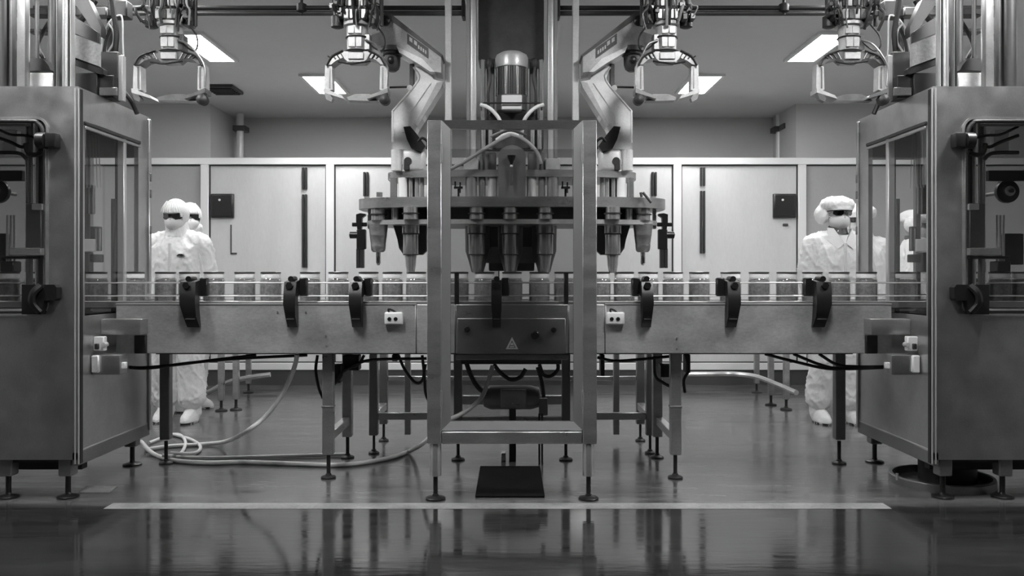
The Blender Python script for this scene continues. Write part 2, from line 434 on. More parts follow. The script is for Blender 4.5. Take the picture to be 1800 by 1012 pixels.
# ------------------------------------------------------------------ conveyor
def foot(mb, x, y, z1, r=.035, rod=.010):
    mb.cyl((x, y, .012), (x, y, z1), rod, n=10)
    mb.lathe([(.004,.03),(.014,.028),(.018,.018),(r*.9,.012),(r,.008),(r,0)], (x, y, 0), 20)
YC0, YC1 = 4.72, 5.42
XL, XR = -2.19, 2.10
zT, zB = Z(535, YC0), Z(621, YC0)
BELT = .99
conv = thing('jar_conveyor', (0, 5.05, 0), 'long brushed steel conveyor carrying a row of glass jars', 'conveyor')
xs1, xs2 = X(731, YC0), X(1064, YC0)
for (a, b) in ((XL, xs1), (xs2, XR)):
    MB().box(a, b, YC0, YC0+.03, zB, zT, .003).build('side_panel', M['steelp'], conv)
    MB().box(a, b, YC0-.004, YC0+.03, zT, zT+.006).build('edge_strip', M['rail'], conv)
for (a, b) in ((xs1+.003, X(800, YC0)), (X(1000, YC0), xs2-.003)):
    MB().box(a, b, YC0+.002, YC0+.03, zB, zT, .003).build('joint_panel', M['steelp'], conv)
MB().box(X(800, YC0)+.002, X(1000, YC0)-.002, YC0+.002, YC0+.03, zB, zT, .003).build('centre_panel', M['steel'], conv)
MB().box(XL-.9, XR+.9, YC1-.03, YC1, zB, zT, .003).build('rear_panel', M['steel'], conv)
MB().box(XL, XR, YC0+.03, YC1-.03, zB+.02, zB+.05).build('bottom_tray', M['dark'], conv)
MB().box(XL-.9, XR+.9, 4.78, 5.20, BELT-.03, BELT, .004).build('belt', M['steeld'], conv)
MB().box(XL-.9, XR+.9, 4.755, 4.782, BELT-.025, BELT+.012, .003).build('belt_guide', M['steeld'], conv)
for y in (497, 520, 530):
    zz = Z(y, 4.79)
    MB().cyl((XL-.9, 4.79, zz), (XR+.9, 4.79, zz), .0038, n=8).build('guard_rail', M['rail'], conv)
    MB().cyl((XL-.9, 5.16, zz), (XR+.9, 5.16, zz), .0036, n=8).build('guard_rail', M['steeld'], conv)
# rail clamps
for (x, w_, tilt) in ((331, 27, .018), (511, 21, .006), (626, 22, .004), (873, 18, 0), (1137, 20, -.002), (1289, 22, -.008), (1447, 26, -.016)):
    cx = X(x, 4.70); hw = w_*4.70/1500/2
    zt_, zb_ = Z(492, 4.70), Z(575, 4.70)
    h = zt_-zb_
    prof = [(4.765, zt_), (4.69, zt_-.01), (4.665, zt_-.10*h/.1*.25), (4.645, zt_-.5*h), (4.66, zb_+.06), (4.70, zb_), (4.719, zb_), (4.719, zb_+.05), (4.705, zt_-.6*h), (4.72, zt_-.35*h), (4.765, zt_-.3*h)]
    c_ = MB(); n = len(prof)
    vs = []
    for e in (-1, 1):
        for (yy, zz) in prof: vs.append((cx + e*hw*(1.0 if zz > zb_+.07 else .82) + tilt*(zt_-zz)/h*1.6, yy, zz))
    c_.add(vs, [tuple(range(n)), tuple(range(n, 2*n))[::-1]] + [(k, (k+1) % n, n+(k+1) % n, n+k) for k in range(n)])
    cl = c_.build('rail_clamp', M['black'], conv, label='black rail clamp')
    k = MB().cyl((cx, 4.70, zt_+.006), (cx, 4.79, zt_+.006), .016, n=12).cyl((cx, 4.66, zt_-.03), (cx, 4.69, zt_-.03), .02, n=6)
    k.build('clamp_knob', M['black'], cl)
    e = 1 if x < 900 else -1
    MB().box(cx+e*hw*.9, cx+e*(hw*.9+.045), 4.76, 4.80, Z(520, 4.78), Z(488, 4.78), .006).build('clamp_block', M['black'], cl)
    MB().box(cx-hw*.6+tilt*1.4, cx+hw*.6+tilt*1.4, 4.652, 4.665, zb_+.045, zb_+.05).build('clamp_rib', M['mid'], cl)
for x in (803, 995):
    MB().box(X(x-4, 4.75), X(x+4, 4.75), 4.735, 4.76, Z(540, 4.75), Z(478, 4.75), .003).build('sensor_post', M['black'], conv, label='black sensor post')
# twin socket boxes
for x in (693, 1081):
    b = MB().box(X(x-16, YC0), X(x+16, YC0), YC0-.035, YC0, Z(570, YC0), Z(548, YC0), .010, 3).build('socket_box', M['white'], conv, label='white twin socket box')
    for dx in (-7, 4):
        MB().cyl((X(x+dx, YC0), YC0-.038, Z(560, YC0)), (X(x+dx, YC0), YC0-.03, Z(560, YC0)), .011, n=14).build('socket_hole', M['black'], b)
    MB().tube([(X(x-8, YC0), YC0-.02, Z(549, YC0)), (X(x-9, YC0), YC0-.03, Z(543, YC0)), (X(x-2, YC0), YC0-.012, Z(545, YC0)), (X(x+3, YC0), YC0-.006, Z(549, YC0))], .006, 6, 3).build('cable_tail', M['dark'], b)
# control plate with knobs and warning triangle
cp = MB().box(X(804, YC0), X(994, YC0), YC0-.016, YC0+.002, zB-.002, Z(559, YC0), .004).build('control_plate', M['steeld'], conv)
for (x, y, rr) in ((821, 578, .017), (940.5, 588, .024), (973, 579, .016)):
    MB().lathe([(rr, 0), (rr, -.012), (rr*.7, -.02), (rr*.4, -.02)], (X(x, YC0), YC0-.016, Z(y, YC0)), 20, 'y').build('push_button', M['black'], cp)
tri = MB().prism([(X(889, YC0), Z(613, YC0)), (X(911, YC0), Z(613, YC0)), (X(900, YC0), Z(592, YC0))], YC0-.0185, YC0-.016).build('warning_triangle', M['sign'], cp, label='pale warning triangle')
tz = Z(606, YC0)
MB().prism([(X(893.5, YC0), Z(610.5, YC0)), (X(906.5, YC0), Z(610.5, YC0)), (X(900, YC0), Z(597.5, YC0))], YC0-.0195, YC0-.0185).build('inner_field', M['steeld'], tri)
MB().box(X(896, YC0), X(904, YC0), YC0-.0202, YC0-.0195, Z(609.5, YC0), Z(607.5, YC0)).prism([(X(897, YC0), Z(606, YC0)), (X(903, YC0), Z(606, YC0)), (X(901.5, YC0), Z(602, YC0)), (X(898.5, YC0), Z(602, YC0))], YC0-.0202, YC0-.0195).build('hand_symbol', M['sign'], tri)
# screws
for (x, y) in ((573, 590), (574, 607), (488, 548), (538, 548), (522, 620), (1190, 594), (1190, 612), (810, 563), (990, 563)):
    MB().cyl((X(x, YC0), YC0-.006, Z(y, YC0)), (X(x, YC0), YC0, Z(y, YC0)), .005, n=8).build('screw', M['satin'], conv)
# legs with levelling feet
for (x, y) in ((X(577.5, 4.83), 4.83), (X(1187, 4.83), 4.83), (X(611, 5.37), 5.37), (X(1155, 5.37), 5.37), (X(292, 5.2), 5.2), (X(1475, 5.2), 5.2)):
    end = abs(x) > 1.5
    lg = MB().box(x-.03, x+.03, y-.028, y+.028, .135 if not end else .15, zB+.02, .004).build('leg', M['steel'] if not end else M['steeld'], conv)
    f = MB(); foot(f, x, y, .14, .042, .011); f.build('levelling_foot', M['dark'], lg)
for xx, in ((X(577.5, 4.83),), (X(1187, 4.83),)):
    MB().box(xx-.022, xx+.022, 4.858, 5.342, .21, .26, .003).build('cross_bar', M['steel'], conv)
    MB().box(xx-.034, xx+.034, 4.80, 4.86, .40, .412, .002).build('collar', M['steeld'], conv)
# hanging cables and trunking below
def cab(pts, r, m, name='cable', parent=None, n=7, sm=8):
    return MB().tube(pts, r, n, sm).build(name, m, parent or conv)
MB().box(XL+.1, XR-.1, 5.0, 5.1, zB-.03, zB+.02, .004).build('cable_trunk', M['dark'], conv)
P = lambda x, y, Y=4.95: px(x, y, Y)
for pts in ([(205,640),(240,646),(300,642),(380,632),(450,624)], [(215,645),(260,647),(330,638),(420,630),(540,624)],
            [(558,624),(555,650),(560,680),(568,700)], [(590,670),(605,650),(630,640),(640,624)], [(575,690),(590,672),(600,660),(604,640)],
            [(600,655),(625,640),(660,632),(750,630)], [(700,624),(712,650),(730,672),(742,668),(748,640)], [(742,624),(746,660),(748,690),(757,712)],
            [(1050,628),(1080,634),(1120,632),(1180,626)], [(1150,626),(1152,660),(1165,672),(1180,680)], [(1345,622),(1400,636),(1460,648),(1530,645),(1590,648)],
            [(1395,622),(1440,640),(1480,648),(1560,646),(1590,650)], [(1205,622),(1210,650),(1202,668),(1204,690)], [(1440,622),(1470,640),(1500,644),(1590,644)]):
    cab([P(*p) for p in pts], .009, M['cable'], 'hanging_cable')
for (a, b, c_, d) in ((604, 632, 624, 650), (690, 700, 622, 634), (1055, 1062, 622, 660), (1204, 1212, 622, 655), (1160, 1180, 640, 662), (575, 600, 640, 672)):
    MB().box(X(a, 5.0), X(b, 5.0), 4.97, 5.06, Z(d, 5.0), Z(c_, 5.0), .004).build('connector_block', M['dark'], conv)

# ------------------------------------------------------------------ jars
JY = 4.95
def make_jar():
    r = thing('glass_jar', (0, JY, BELT), 'jar', 'jar', 'glass jars on the conveyor')
    c = (0, JY, BELT)
    MB().lathe([(.052,.003),(.058,.008),(.059,.12),(.053,.133),(.02,.136)], c, 24).build('contents', M['contents'], r)
    MB().lathe([(.056,0),(.062,.006),(.063,.02),(.063,.122),(.060,.134),(.053,.143),(.052,.145)], c, 24).build('glass_body', M['jarglass'], r)
    nk = MB().lathe([(.049,.140),(.055,.142),(.056,.160),(.054,.168),(.049,.169)], c, 24).build('neck_band', M['jarneck'], r)
    MB().lathe([(.050,.168),(.058,.168),(.058,.176),(.052,.178)], c, 24).build('lid', M['jarlid'], r)
    return r
words = ['first','second','third','fourth','fifth','sixth','seventh','eighth','ninth','tenth','eleventh','twelfth','thirteenth','fourteenth','fifteenth','sixteenth','seventeenth','eighteenth','nineteenth','twentieth']
jl = [170, 236, 291, 333, 376, 430, 476, 545, 595, 648, 690, 732]
jc = [806, 852, 900, 948, 992]
jr = [1592, 1523, 1475, 1428, 1383, 1334, 1284, 1229, 1183, 1139, 1097, 1055]
proto = make_jar(); first = True
def put(x, lab):
    global first
    if first:
        proto.location = (X(x, JY), JY, BELT); proto['label'] = lab; first = False
    else: dup(proto, (X(x, JY), JY, BELT), lab, random.uniform(-.0, .0))
make_jar_at = put
for k, x in enumerate(jl): put(x, 'lidded glass jar on the conveyor, %s from the left cabinet post' % words[k])
for k, x in enumerate(jr): put(x, 'lidded glass jar on the conveyor, %s from the right cabinet post' % words[k])
for k, x in enumerate(jc): put(x, 'lidded glass jar behind the tinted guard door, %s from its left post' % words[k])
for k, x in enumerate((64, 15)): put(x, 'lidded glass jar behind the left cabinet front window, %s from its inner edge' % words[k])
for k, x in enumerate((1712, 1757, 1797)): put(x, 'lidded glass jar behind the right cabinet front window, %s from its inner edge' % words[k])
# ------------------------------------------------------------------ guard door frame in front of the filler
YG = 4.374
gf = thing('guard_door', (0, YG, 0), 'tall stainless guard door frame with tinted pane at the centre', 'guard door')
g = lambda x: X(x, YG); gz = lambda y: Z(y, YG)
for s in (-1, 1):
    a, b, c_ = s*.4316, s*.3587, s*.315
    MB().box(a, b, YG-.035, YG+.035, gz(778), gz(213), .004).build('post', M['steel'], gf)
    lg = MB().lathe([(.030, .122), (.030, .285), (.028, .29)], ((s*.392), YG, 0), 20).build('leg', M['satin'], gf)
    f = MB(); foot(f, s*.392, YG, .13, .052, .012); f.build('levelling_foot', M['black'], lg)
    # mitred inner door stile: bevelled section
    zz0, zz1 = gz(754), gz(213); zi0, zi1 = gz(740), gz(227)
    st = MB()
    st.add([(b, YG-.03, zz0), (b, YG-.03, zz1), (c_, YG-.012, zi1), (c_, YG-.012, zi0), (b, YG+.02, zz0), (b, YG+.02, zz1), (c_, YG+.02, zi1), (c_, YG+.02, zi0)],
           [(0,1,2,3),(4,7,6,5),(0,4,5,1),(1,5,6,2),(2,6,7,3),(3,7,4,0)])
    st.build('door_stile', M['satin'], gf)
    for (y0, y1) in ((255, 288), (685, 713)):
        MB().cyl((s*.3597, YG-.036, gz(y1)), (s*.3597, YG-.036, gz(y0)), .006, n=10).build('hinge', M['satin'], gf)
zz0, zz1 = gz(754), gz(213); zi0, zi1 = gz(740), gz(227); b, c_ = .3587, .315
MB().add([(-b,YG-.03,zz1),(b,YG-.03,zz1),(c_,YG-.012,zi1),(-c_,YG-.012,zi1),(-b,YG+.02,zz1),(b,YG+.02,zz1),(c_,YG+.02,zi1),(-c_,YG+.02,zi1)], [(0,1,2,3),(4,7,6,5),(0,4,5,1),(1,5,6,2),(2,6,7,3),(3,7,4,0)]).build('top_rail', M['steel'], gf)
MB().add([(-b,YG-.03,zz0),(b,YG-.03,zz0),(c_,YG-.012,zi0),(-c_,YG-.012,zi0),(-b,YG+.02,zz0),(b,YG+.02,zz0),(c_,YG+.02,zi0),(-c_,YG+.02,zi0)], [(0,1,2,3),(4,7,6,5),(0,4,5,1),(1,5,6,2),(2,6,7,3),(3,7,4,0)]).build('bottom_rail', M['satin'], gf)
MB().box(-b+.001, b-.001, YG-.033, YG+.03, gz(778), gz(756.5), .004).build('sill_beam', M['steel'], gf)
MB().box(-c_, c_, YG+.002, YG+.008, zi0, gz(262)).build('pane', M['tint'], gf)
MB().box(-c_, c_, YG+.002, YG+.008, gz(261.6), zi1).build('pane', M['glass'], gf)

# ------------------------------------------------------------------ filling turret
TC = 5.06
ft = thing('filling_turret', (0, TC, 0), 'stainless filling machine with oval plates and row of nozzles at the centre', 'filling machine')
def plate(name, xe, semi_y, y0, y1, m):
    Yf = TC - semi_y; a = (900-xe)*TC/1500
    z0, z1 = Z(y1, Yf), Z(y0, Yf)
    pts = []
    n = 56
    for k in range(n):      # super-ellipse: flat front, rounded ends
        t = 2*PI*k/n; ct, st_ = math.cos(t), math.sin(t)
        pts.append((a*math.copysign(abs(ct)**.75, ct), TC + semi_y*math.copysign(abs(st_)**.55, st_)))
    return MB().prism(pts, z0, z1, 'z').build(name, m, ft), z0, z1
_, mz0, mz1 = plate('main_plate', 634, .29, 345, 363, M['steel'])
_, lz0, lz1 = plate('lower_plate', 648, .265, 385, 393, M['steelp'])
_, uz0, uz1 = plate('upper_plate', 684, .24, 298, 310, M['steel'])
MB().prism([(x*.93, TC+(y)*.8) for x, y in circ(0, 0, .84, .27, 40)], lz1, mz0, 'z').build('drum', M['dark'], ft)
# valve bodies between the two plates
for x in (665, 695, 722, 760, 838, 897, 958, 1040, 1077, 1105, 1130):
    rr = .042 if x in (722, 838, 897, 958, 1077, 665, 1130) else .022
    yv = TC-.245 if 700 < x < 1100 else TC-.16
    MB().cyl((X(x, yv), yv, lz1), (X(x, yv), yv, mz0), rr, n=18).build('valve_body', M['satin'], ft)
    if rr > .03: MB().cyl((X(x, yv), yv, lz1+.03), (X(x, yv), yv, lz1+.036), rr+.008, n=18).build('valve_ring', M['dark'], ft)
for x in (650, 1150):
    yv = TC-.08
    MB().box(X(x-3, yv), X(x+3, yv), yv-.02, yv+.02, lz0-.02, mz0, .004).build('tie_bar', M['satin'], ft)
# nozzles
NY = 4.93
def nozzle(x, kind):
    cx = X(x, NY); z = lambda y: Z(y, NY)
    if kind == 'small':
        nz = MB().lathe([(.02,z(393)),(.056,z(394)),(.055,z(398)),(.050,z(412)),(.051,z(413.5)),(.049,z(415)),(.043,z(430)),(.044,z(431)),(.040,z(440)),(.030,z(443)),(.01,z(443.5))], (cx, NY, 0), 24).build('nozzle', M['steel'], ft)
        MB().lathe([(.008,z(442)),(.014,z(443)),(.014,z(462)),(.006,z(466))], (cx, NY, 0), 16).build('nozzle_tip', M['chrome'], nz)
    else:
        w_ = .050 if kind == 'big' else .053
        nz = MB().lathe([(.02,z(393)),(w_,z(394)),(w_,z(410)),(w_-.006,z(411)),(w_-.006,z(446)),(w_-.010,z(448)),(.02,z(448.5))], (cx, NY, 0), 28).build('nozzle', M['satin'], ft)
        MB().lathe([(.02,z(446)),(w_-.013,z(447.5)),(w_-.017,z(453)),(.030,z(467)),(.022,z(479)),(.010,z(479.5))], (cx, NY, 0), 24).build('nozzle_cone', M['satin'], nz)
        MB().torus((cx, NY, z(411)), w_-.003, .004).build('seal_ring', M['dark'], nz)
        MB().torus((cx, NY, z(447.3)), w_-.008, .0032).build('seal_ring', M['dark'], nz)
        # dark mounting shroud behind the nozzle
        yb = NY+.09
        if kind == 'big':
            s = 1 if x < 900 else -1
            MB().prism([(cx-s*.11, z(395)), (cx+s*.085, z(395)), (cx+s*.085, z(440)), (cx+s*.06, z(447)), (cx-s*.05, z(447)), (cx-s*.075, z(436)), (cx-s*.085, z(420))], yb-.03, yb+.03).build('shroud', M['mid'], nz)
        else:
            MB().lathe([(.02,z(394)),(.074,z(395)),(.072,z(440)),(.055,z(456)),(.036,z(478)),(.02,z(478.5))], (cx, yb+.03, 0), 24).build('shroud', M['steeld'], nz)
for x, k in ((665,'small'),(722,'big'),(838,'mid'),(897,'mid'),(958,'mid'),(1077,'big'),(1130,'small')): nozzle(x, k)
# dark block behind the centre nozzles
MB().box(-.14, .135, 5.12, 5.26, Z(476, 5.12), lz0, .006).build('centre_block', M['mid'], ft)
MB().prism([(-.17, Z(462, 5.1)), (.165, Z(462, 5.1)), (.12, Z(434, 5.1)), (-.125, Z(434, 5.1))], 5.08, 5.12).build('chute', M['steeld'], ft)
# stubs and cylinders between upper and main plates
for s in (-1, 1):
    q = lambda x: X(x if s < 0 else 1800-x, 4.9)
    for (x, rr, m) in ((692, .02, 'steeld'), (708, .026, 'white'), (722, .012, 'satin'), (733, .014, 'satin'), (742, .012, 'steeld')):
        MB().cyl((q(x), 4.9, mz1), (q(x), 4.9, uz0), rr, n=16).build('spacer', M[m], ft)
    MB().box(q(714), q(734), 4.93, 5.0, mz1, uz0, .004).build('spacer_block', M['mid'], ft)
    for (x, rr, m) in ((829, .034, 'satin'), (848, .020, 'steeld'), (866, .028, 'cast')):
        MB().cyl((q(x), 4.86, mz1), (q(x), 4.86, uz0), rr, n=18).build('cylinder_rod', M[m], ft)
    # side towers carrying the cylinder heads
    MB().box(q(816), q(842), 4.83, 5.0, uz1, Z(278, 4.83), .005).build('tower_block', M['cast'], ft)
    MB().box(q(843), q(872), 4.86, 5.0, uz1, Z(266, 4.83), .005).build('tower_block', M['steeld'], ft)
    MB().tube([(q(851), 4.82, uz1), (q(851), 4.82, Z(262, 4.82))], .008).build('guide_rod', M['chrome'], ft)
    # small dark valve handle beside the tower
    v = MB(); vx = q(806); vz = Z(330, 4.9)
    v.box(vx-.025, vx+.025, 4.88, 4.90, vz-.006, vz+.006).box(vx-.022, vx-.014, 4.88, 4.90, vz-.006, vz+.035).box(vx+.006, vx+.014, 4.88, 4.90, vz-.03, vz+.03).cyl((vx, 4.9, mz1), (vx, 4.9, vz), .006)
    v.build('valve_handle', M['dark'], ft)
    # tall posts up to the ceiling
    MB().box(q(820), q(826), 4.9, 4.96, uz1, CEIL, .003).build('column_post', M['satin'], ft)
    MB().box(q(827), q(837), 4.90, 5.0, uz1, CEIL, .008, 2).build('column_post', M['cast'], ft)
    MB().box(q(782.5), q(794), 4.88, 4.92, mz1, CEIL, .004).build('guide_post', M['cast'], ft)
    # motor brackets
    MB().box(q(845), q(853), 4.90, 5.0, Z(212, 4.9), Z(104, 4.9), .004).build('motor_bracket', M['satin'], ft)
    MB().box(q(855), q(869), 4.94, 5.02, Z(212, 4.9), Z(104, 4.9), .004).build('motor_bracket', M['steeld'], ft)
    MB().lathe([(.016,-.03),(.022,-.02),(.022,.02),(.014,.03)], (q(860), 4.9, Z(112, 4.9)), 14).build('hose_fitting', M['dark'], ft)
    MB().tube([(q(860), 4.88, Z(118, 4.88)), (q(862), 4.87, Z(140, 4.87)), (q(858), 4.87, Z(165, 4.87)), (q(860), 4.88, Z(200, 4.88))], .008, 8, 6).build('motor_hose', M['cable'], ft)
    MB().tube([(q(846), 4.8, Z(184, 4.8)), (q(858), 4.78, Z(188, 4.78)), (q(870), 4.77, Z(198, 4.77)), (q(880), 4.78, Z(214, 4.78)), (q(884), 4.82, Z(240, 4.8))], .0105, 10, 6).build('bent_hose', M['hose'], ft)
# ceiling column and drive motor
MB().box(X(841, 5.05), X(956, 5.05), 5.03, 5.25, Z(105, 5.03), CEIL, .004).build('ceiling_column', M['mid'], ft)
mc = (X(899.5, 4.93), 4.93, 0); mz = lambda y: Z(y, 4.93)
mo = MB().lathe([(.086, mz(196)), (.088, mz(195)), (.088, mz(118))], mc, 32).build('drive_motor', M['steeld'], ft)
MB().lathe([(.094, mz(121)), (.095, mz(119)), (.095, mz(103)), (.088, mz(98)), (.06, mz(93)), (.02, mz(91))], mc, 36).build('motor_cap', M['cast'], mo)
for k in range(20):
    t = PI + PI*(k+.5)/20
    x0, y0 = mc[0]+.089*math.cos(t), mc[1]+.089*math.sin(t)
    MB().cyl((x0, y0, mz(170)), (x0, y0, mz(122)), .0035, n=6).build('cooling_fin', M['satin'] if k % 5 == 2 else M['dark'], mo)
MB().box(mc[0]-.058, mc[0]+.058, 4.815, 4.86, mz(199), mz(174), .004).build('name_plate', M['white'], mo)
fr = MB().tube([(X(846, 4.8), 4.8, Z(194, 4.8)), (X(845, 4.8), 4.8, Z(184, 4.8)), (X(850, 4.8), 4.8, Z(181, 4.8)), (X(949, 4.8), 4.8, Z(181, 4.8)), (X(953, 4.8), 4.8, Z(184, 4.8)), (X(952, 4.8), 4.8, Z(194, 4.8))], .005, 8)
fr.build('wire_bail', M['dark'], ft)
MB().box(X(858, 4.9), X(942, 4.9), 4.9, 5.0, Z(214, 4.9), Z(197, 4.9), .005).build('motor_base', M['dark'], ft)
# tangle of hoses under the frame's top rail and arched housing
MB().box(X(845, 4.95), X(955, 4.95), 4.92, 5.02, Z(262, 4.92), Z(213, 4.92), .006).build('manifold', M['mid'], ft)
for (pts, rr, m) in (([(792,297),(815,285),(842,268),(868,252),(885,243),(897,238)], .011, 'greycable'), ([(897,237),(915,242),(932,254),(945,270),(951,288)], .011, 'greycable'),
                     ([(872,246),(884,238),(898,234),(912,238)], .008, 'hose'), ([(876,236),(890,230),(905,230),(925,238)], .007, 'mid'), ([(862,240),(880,232),(900,226),(918,228)], .006, 'greycable')):
    MB().tube([px(a, b_, 4.76) for a, b_ in pts], rr, 10, 6).build('supply_hose', M[m], ft)
for x in (850, 862, 936, 948):
    MB().cyl(px(x, 225, 4.9), px(x, 262, 4.9), .014, n=12).build('hose_barrel', M['satin'], ft)
arch = [(X(876, 4.8), mz1), (X(876, 4.8), Z(272, 4.8)), (X(880, 4.8), Z(263, 4.8)), (X(890, 4.8), Z(257, 4.8)), (X(900, 4.8), Z(255, 4.8)), (X(910, 4.8), Z(257, 4.8)), (X(920, 4.8), Z(263, 4.8)), (X(924, 4.8), Z(272, 4.8)), (X(924, 4.8), mz1)]
ah = MB().prism(arch, 4.79, 4.86).build('arched_housing', M['steeld'], ft)
MB().lathe([(.004, Z(292, 4.76)), (.007, Z(288, 4.76)), (.022, Z(276, 4.76)), (.024, Z(273, 4.76)), (.01, Z(272, 4.76))], (X(899, 4.76), 4.765, 0), 18).build('funnel', M['black'], ah)
MB().ell((X(899, 4.76), 4.755, Z(292, 4.76)), .008, .008, .008).build('indicator_bead', M['white'], ah)
MB().cyl((X(899, 4.76), 4.765, Z(325, 4.76)), (X(899, 4.76), 4.765, Z(294, 4.76)), .009).build('stem', M['mid'], ah)
# black sensor clamps at the plate ends
for s in (-1, 1):
    q = lambda x: X(x if s < 0 else 1800-x, 4.95); z = lambda y: Z(y, 4.95)
    sb = MB().box(q(627.5), q(643.5), 4.93, 4.97, z(438), z(403), .005).build('sensor_bracket', M['black'], ft)
    MB().box(q(627), q(632), 4.935, 4.965, z(471), z(437)).box(q(634), q(640), 4.935, 4.965, z(471), z(437)).build('sensor_blade', M['dark'], sb)
    MB().box(q(632), q(634), 4.945, 4.955, z(470), z(437)).build('sensor_wire', M['chrome'], sb)
    MB().prism([(q(627), z(377)), (q(634), z(375)), (q(643), z(376)), (q(643), z(379)), (q(637), z(383)), (q(636), z(403)), (q(629), z(403)), (q(627), z(390))], 4.93, 4.97).build('sensor_head', M['black'], sb)
    MB().box(q(619), q(645), 4.94, 4.96, z(398), z(391), .003).build('cross_pin', M['black'], sb)
    MB().lathe([(.008,-.03),(.02,-.025),(.02,.025),(.008,.03)], (q(623), 4.95, z(413)), 12, 'x').build('thumb_screw', M['black'], sb)
for (x0, y0, x1, y1) in ((1126, 338, 1128, 346), (1130, 338, 1145, 356)):
    MB().cyl(px(x0, y0, 4.8), px(x1, y1, 4.8), .008, n=10).build('lock_pin', M['mid'], ft)
MB().cyl(px(667, 338, 4.9), px(667, 346, 4.9), .018, n=14).build('plate_plug', M['steeld'], ft)

# ------------------------------------------------------------------ machine base under the filler
mb_ = thing('pump_undercarriage', (0, 5.45, 0), 'welded steel base frame with motor under the filling machine', 'undercarriage')
Zb0, Zb1 = Z(748, 5.42), Z(735, 5.42)
for s in (-1, 1):
    x0 = s*.89
    for yy in (5.50, 5.92):
        l_ = MB().box(x0-.028, x0+.028, yy-.026, yy+.026, .12, .72, .004).build('leg', M['steeld'], mb_)
        f = MB(); foot(f, x0, yy, .13, .035, .009); f.build('levelling_foot', M['dark'], l_)
    MB().box(x0-.025, x0+.025, 5.526, 5.894, .22, .27, .003).build('side_rail', M['steel'], mb_)
    l_ = MB().box(s*.335-.026, s*.335+.026, 5.28, 5.332, .12, .72, .004).build('leg', M['steeld'], mb_)
    f = MB(); foot(f, s*.335, 5.306, .14, .042, .010); f.build('levelling_foot', M['dark'], l_)
    MB().box(s*.43, s*.86, 5.48, 5.52, .22, .265, .003).build('front_rail', M['steel'], mb_)
    MB().box(s*.72-.02, s*.72+.02, 5.88, 5.92, .05, .72, .003).build('strut', M['steeld'], mb_)
MB().box(-.36, .36, 5.29, 5.33, .22, .27, .003).build('front_rail', M['steel'], mb_)
MB().box(-.36, .36, 5.60, 5.64, .30, .36, .003).build('cross_rail', M['steel'], mb_)
MB().box(-.86, .86, 5.90, 5.94, .42, .45, .003).build('rear_rail', M['satin'], mb_)
MB().box(-.33, .33, 4.98, 5.4, Z(632, 5.0), Z(622, 5.0), .004).build('under_tray', M['steel'], mb_)
MB().box(-.30, .29, 5.0, 5.38, Z(640, 5.0), Z(632, 5.0), .004).build('tray_underside', M['dark'], mb_)  # dark slab for the underside of the tray
ym = 5.3; zmo = Z(698, ym)
pm = MB().lathe([(.03,-.20),(.06,-.19),(.075,-.15),(.075,.10),(.06,.15),(.03,.16)], (X(905, ym), ym, zmo), 20, 'x').build('pump_motor', M['steeld'], mb_)
MB().box(X(880, ym), X(925, ym), ym-.08, ym+.06, Z(714, ym), Z(682, ym), .006).build('pump_body', M['steel'], mb_)
MB().box(X(895, ym), X(907, ym), ym-.03, ym+.03, .0, Z(712, ym), .003).build('pump_stand', M['dark'], mb_)
MB().box(X(947, ym), X(962, ym), ym-.07, ym-.02, Z(727, ym), Z(698, ym), .005).build('valve_box', M['steeld'], mb_)
for x in (948, 953):
    MB().cyl((X(x, 5.2), 5.2, 0), (X(x, 5.2), 5.2, Z(727, 5.2)), .006, n=8).build('drain_pipe', M['dark'], mb_)
MB().box(X(881, 5.3), X(889, 5.3), 5.27, 5.33, 0, .05, .003).build('floor_clamp', M['satin'], mb_)
for (pts, rr, m) in (([(820,638),(828,660),(840,680),(855,692)], .014, 'cable'), ([(868,640),(880,655),(898,667),(915,662),(924,648)], .012, 'cable'), ([(948,640),(955,658),(968,661),(980,650),(981,640)], .011, 'cable'),
                     ([(945,645),(952,670),(956,698)], .012, 'cable')):
    MB().tube([px(a, b_, 5.0) for a, b_ in pts], rr, 8, 6).build('flexible_line', M[m], mb_)

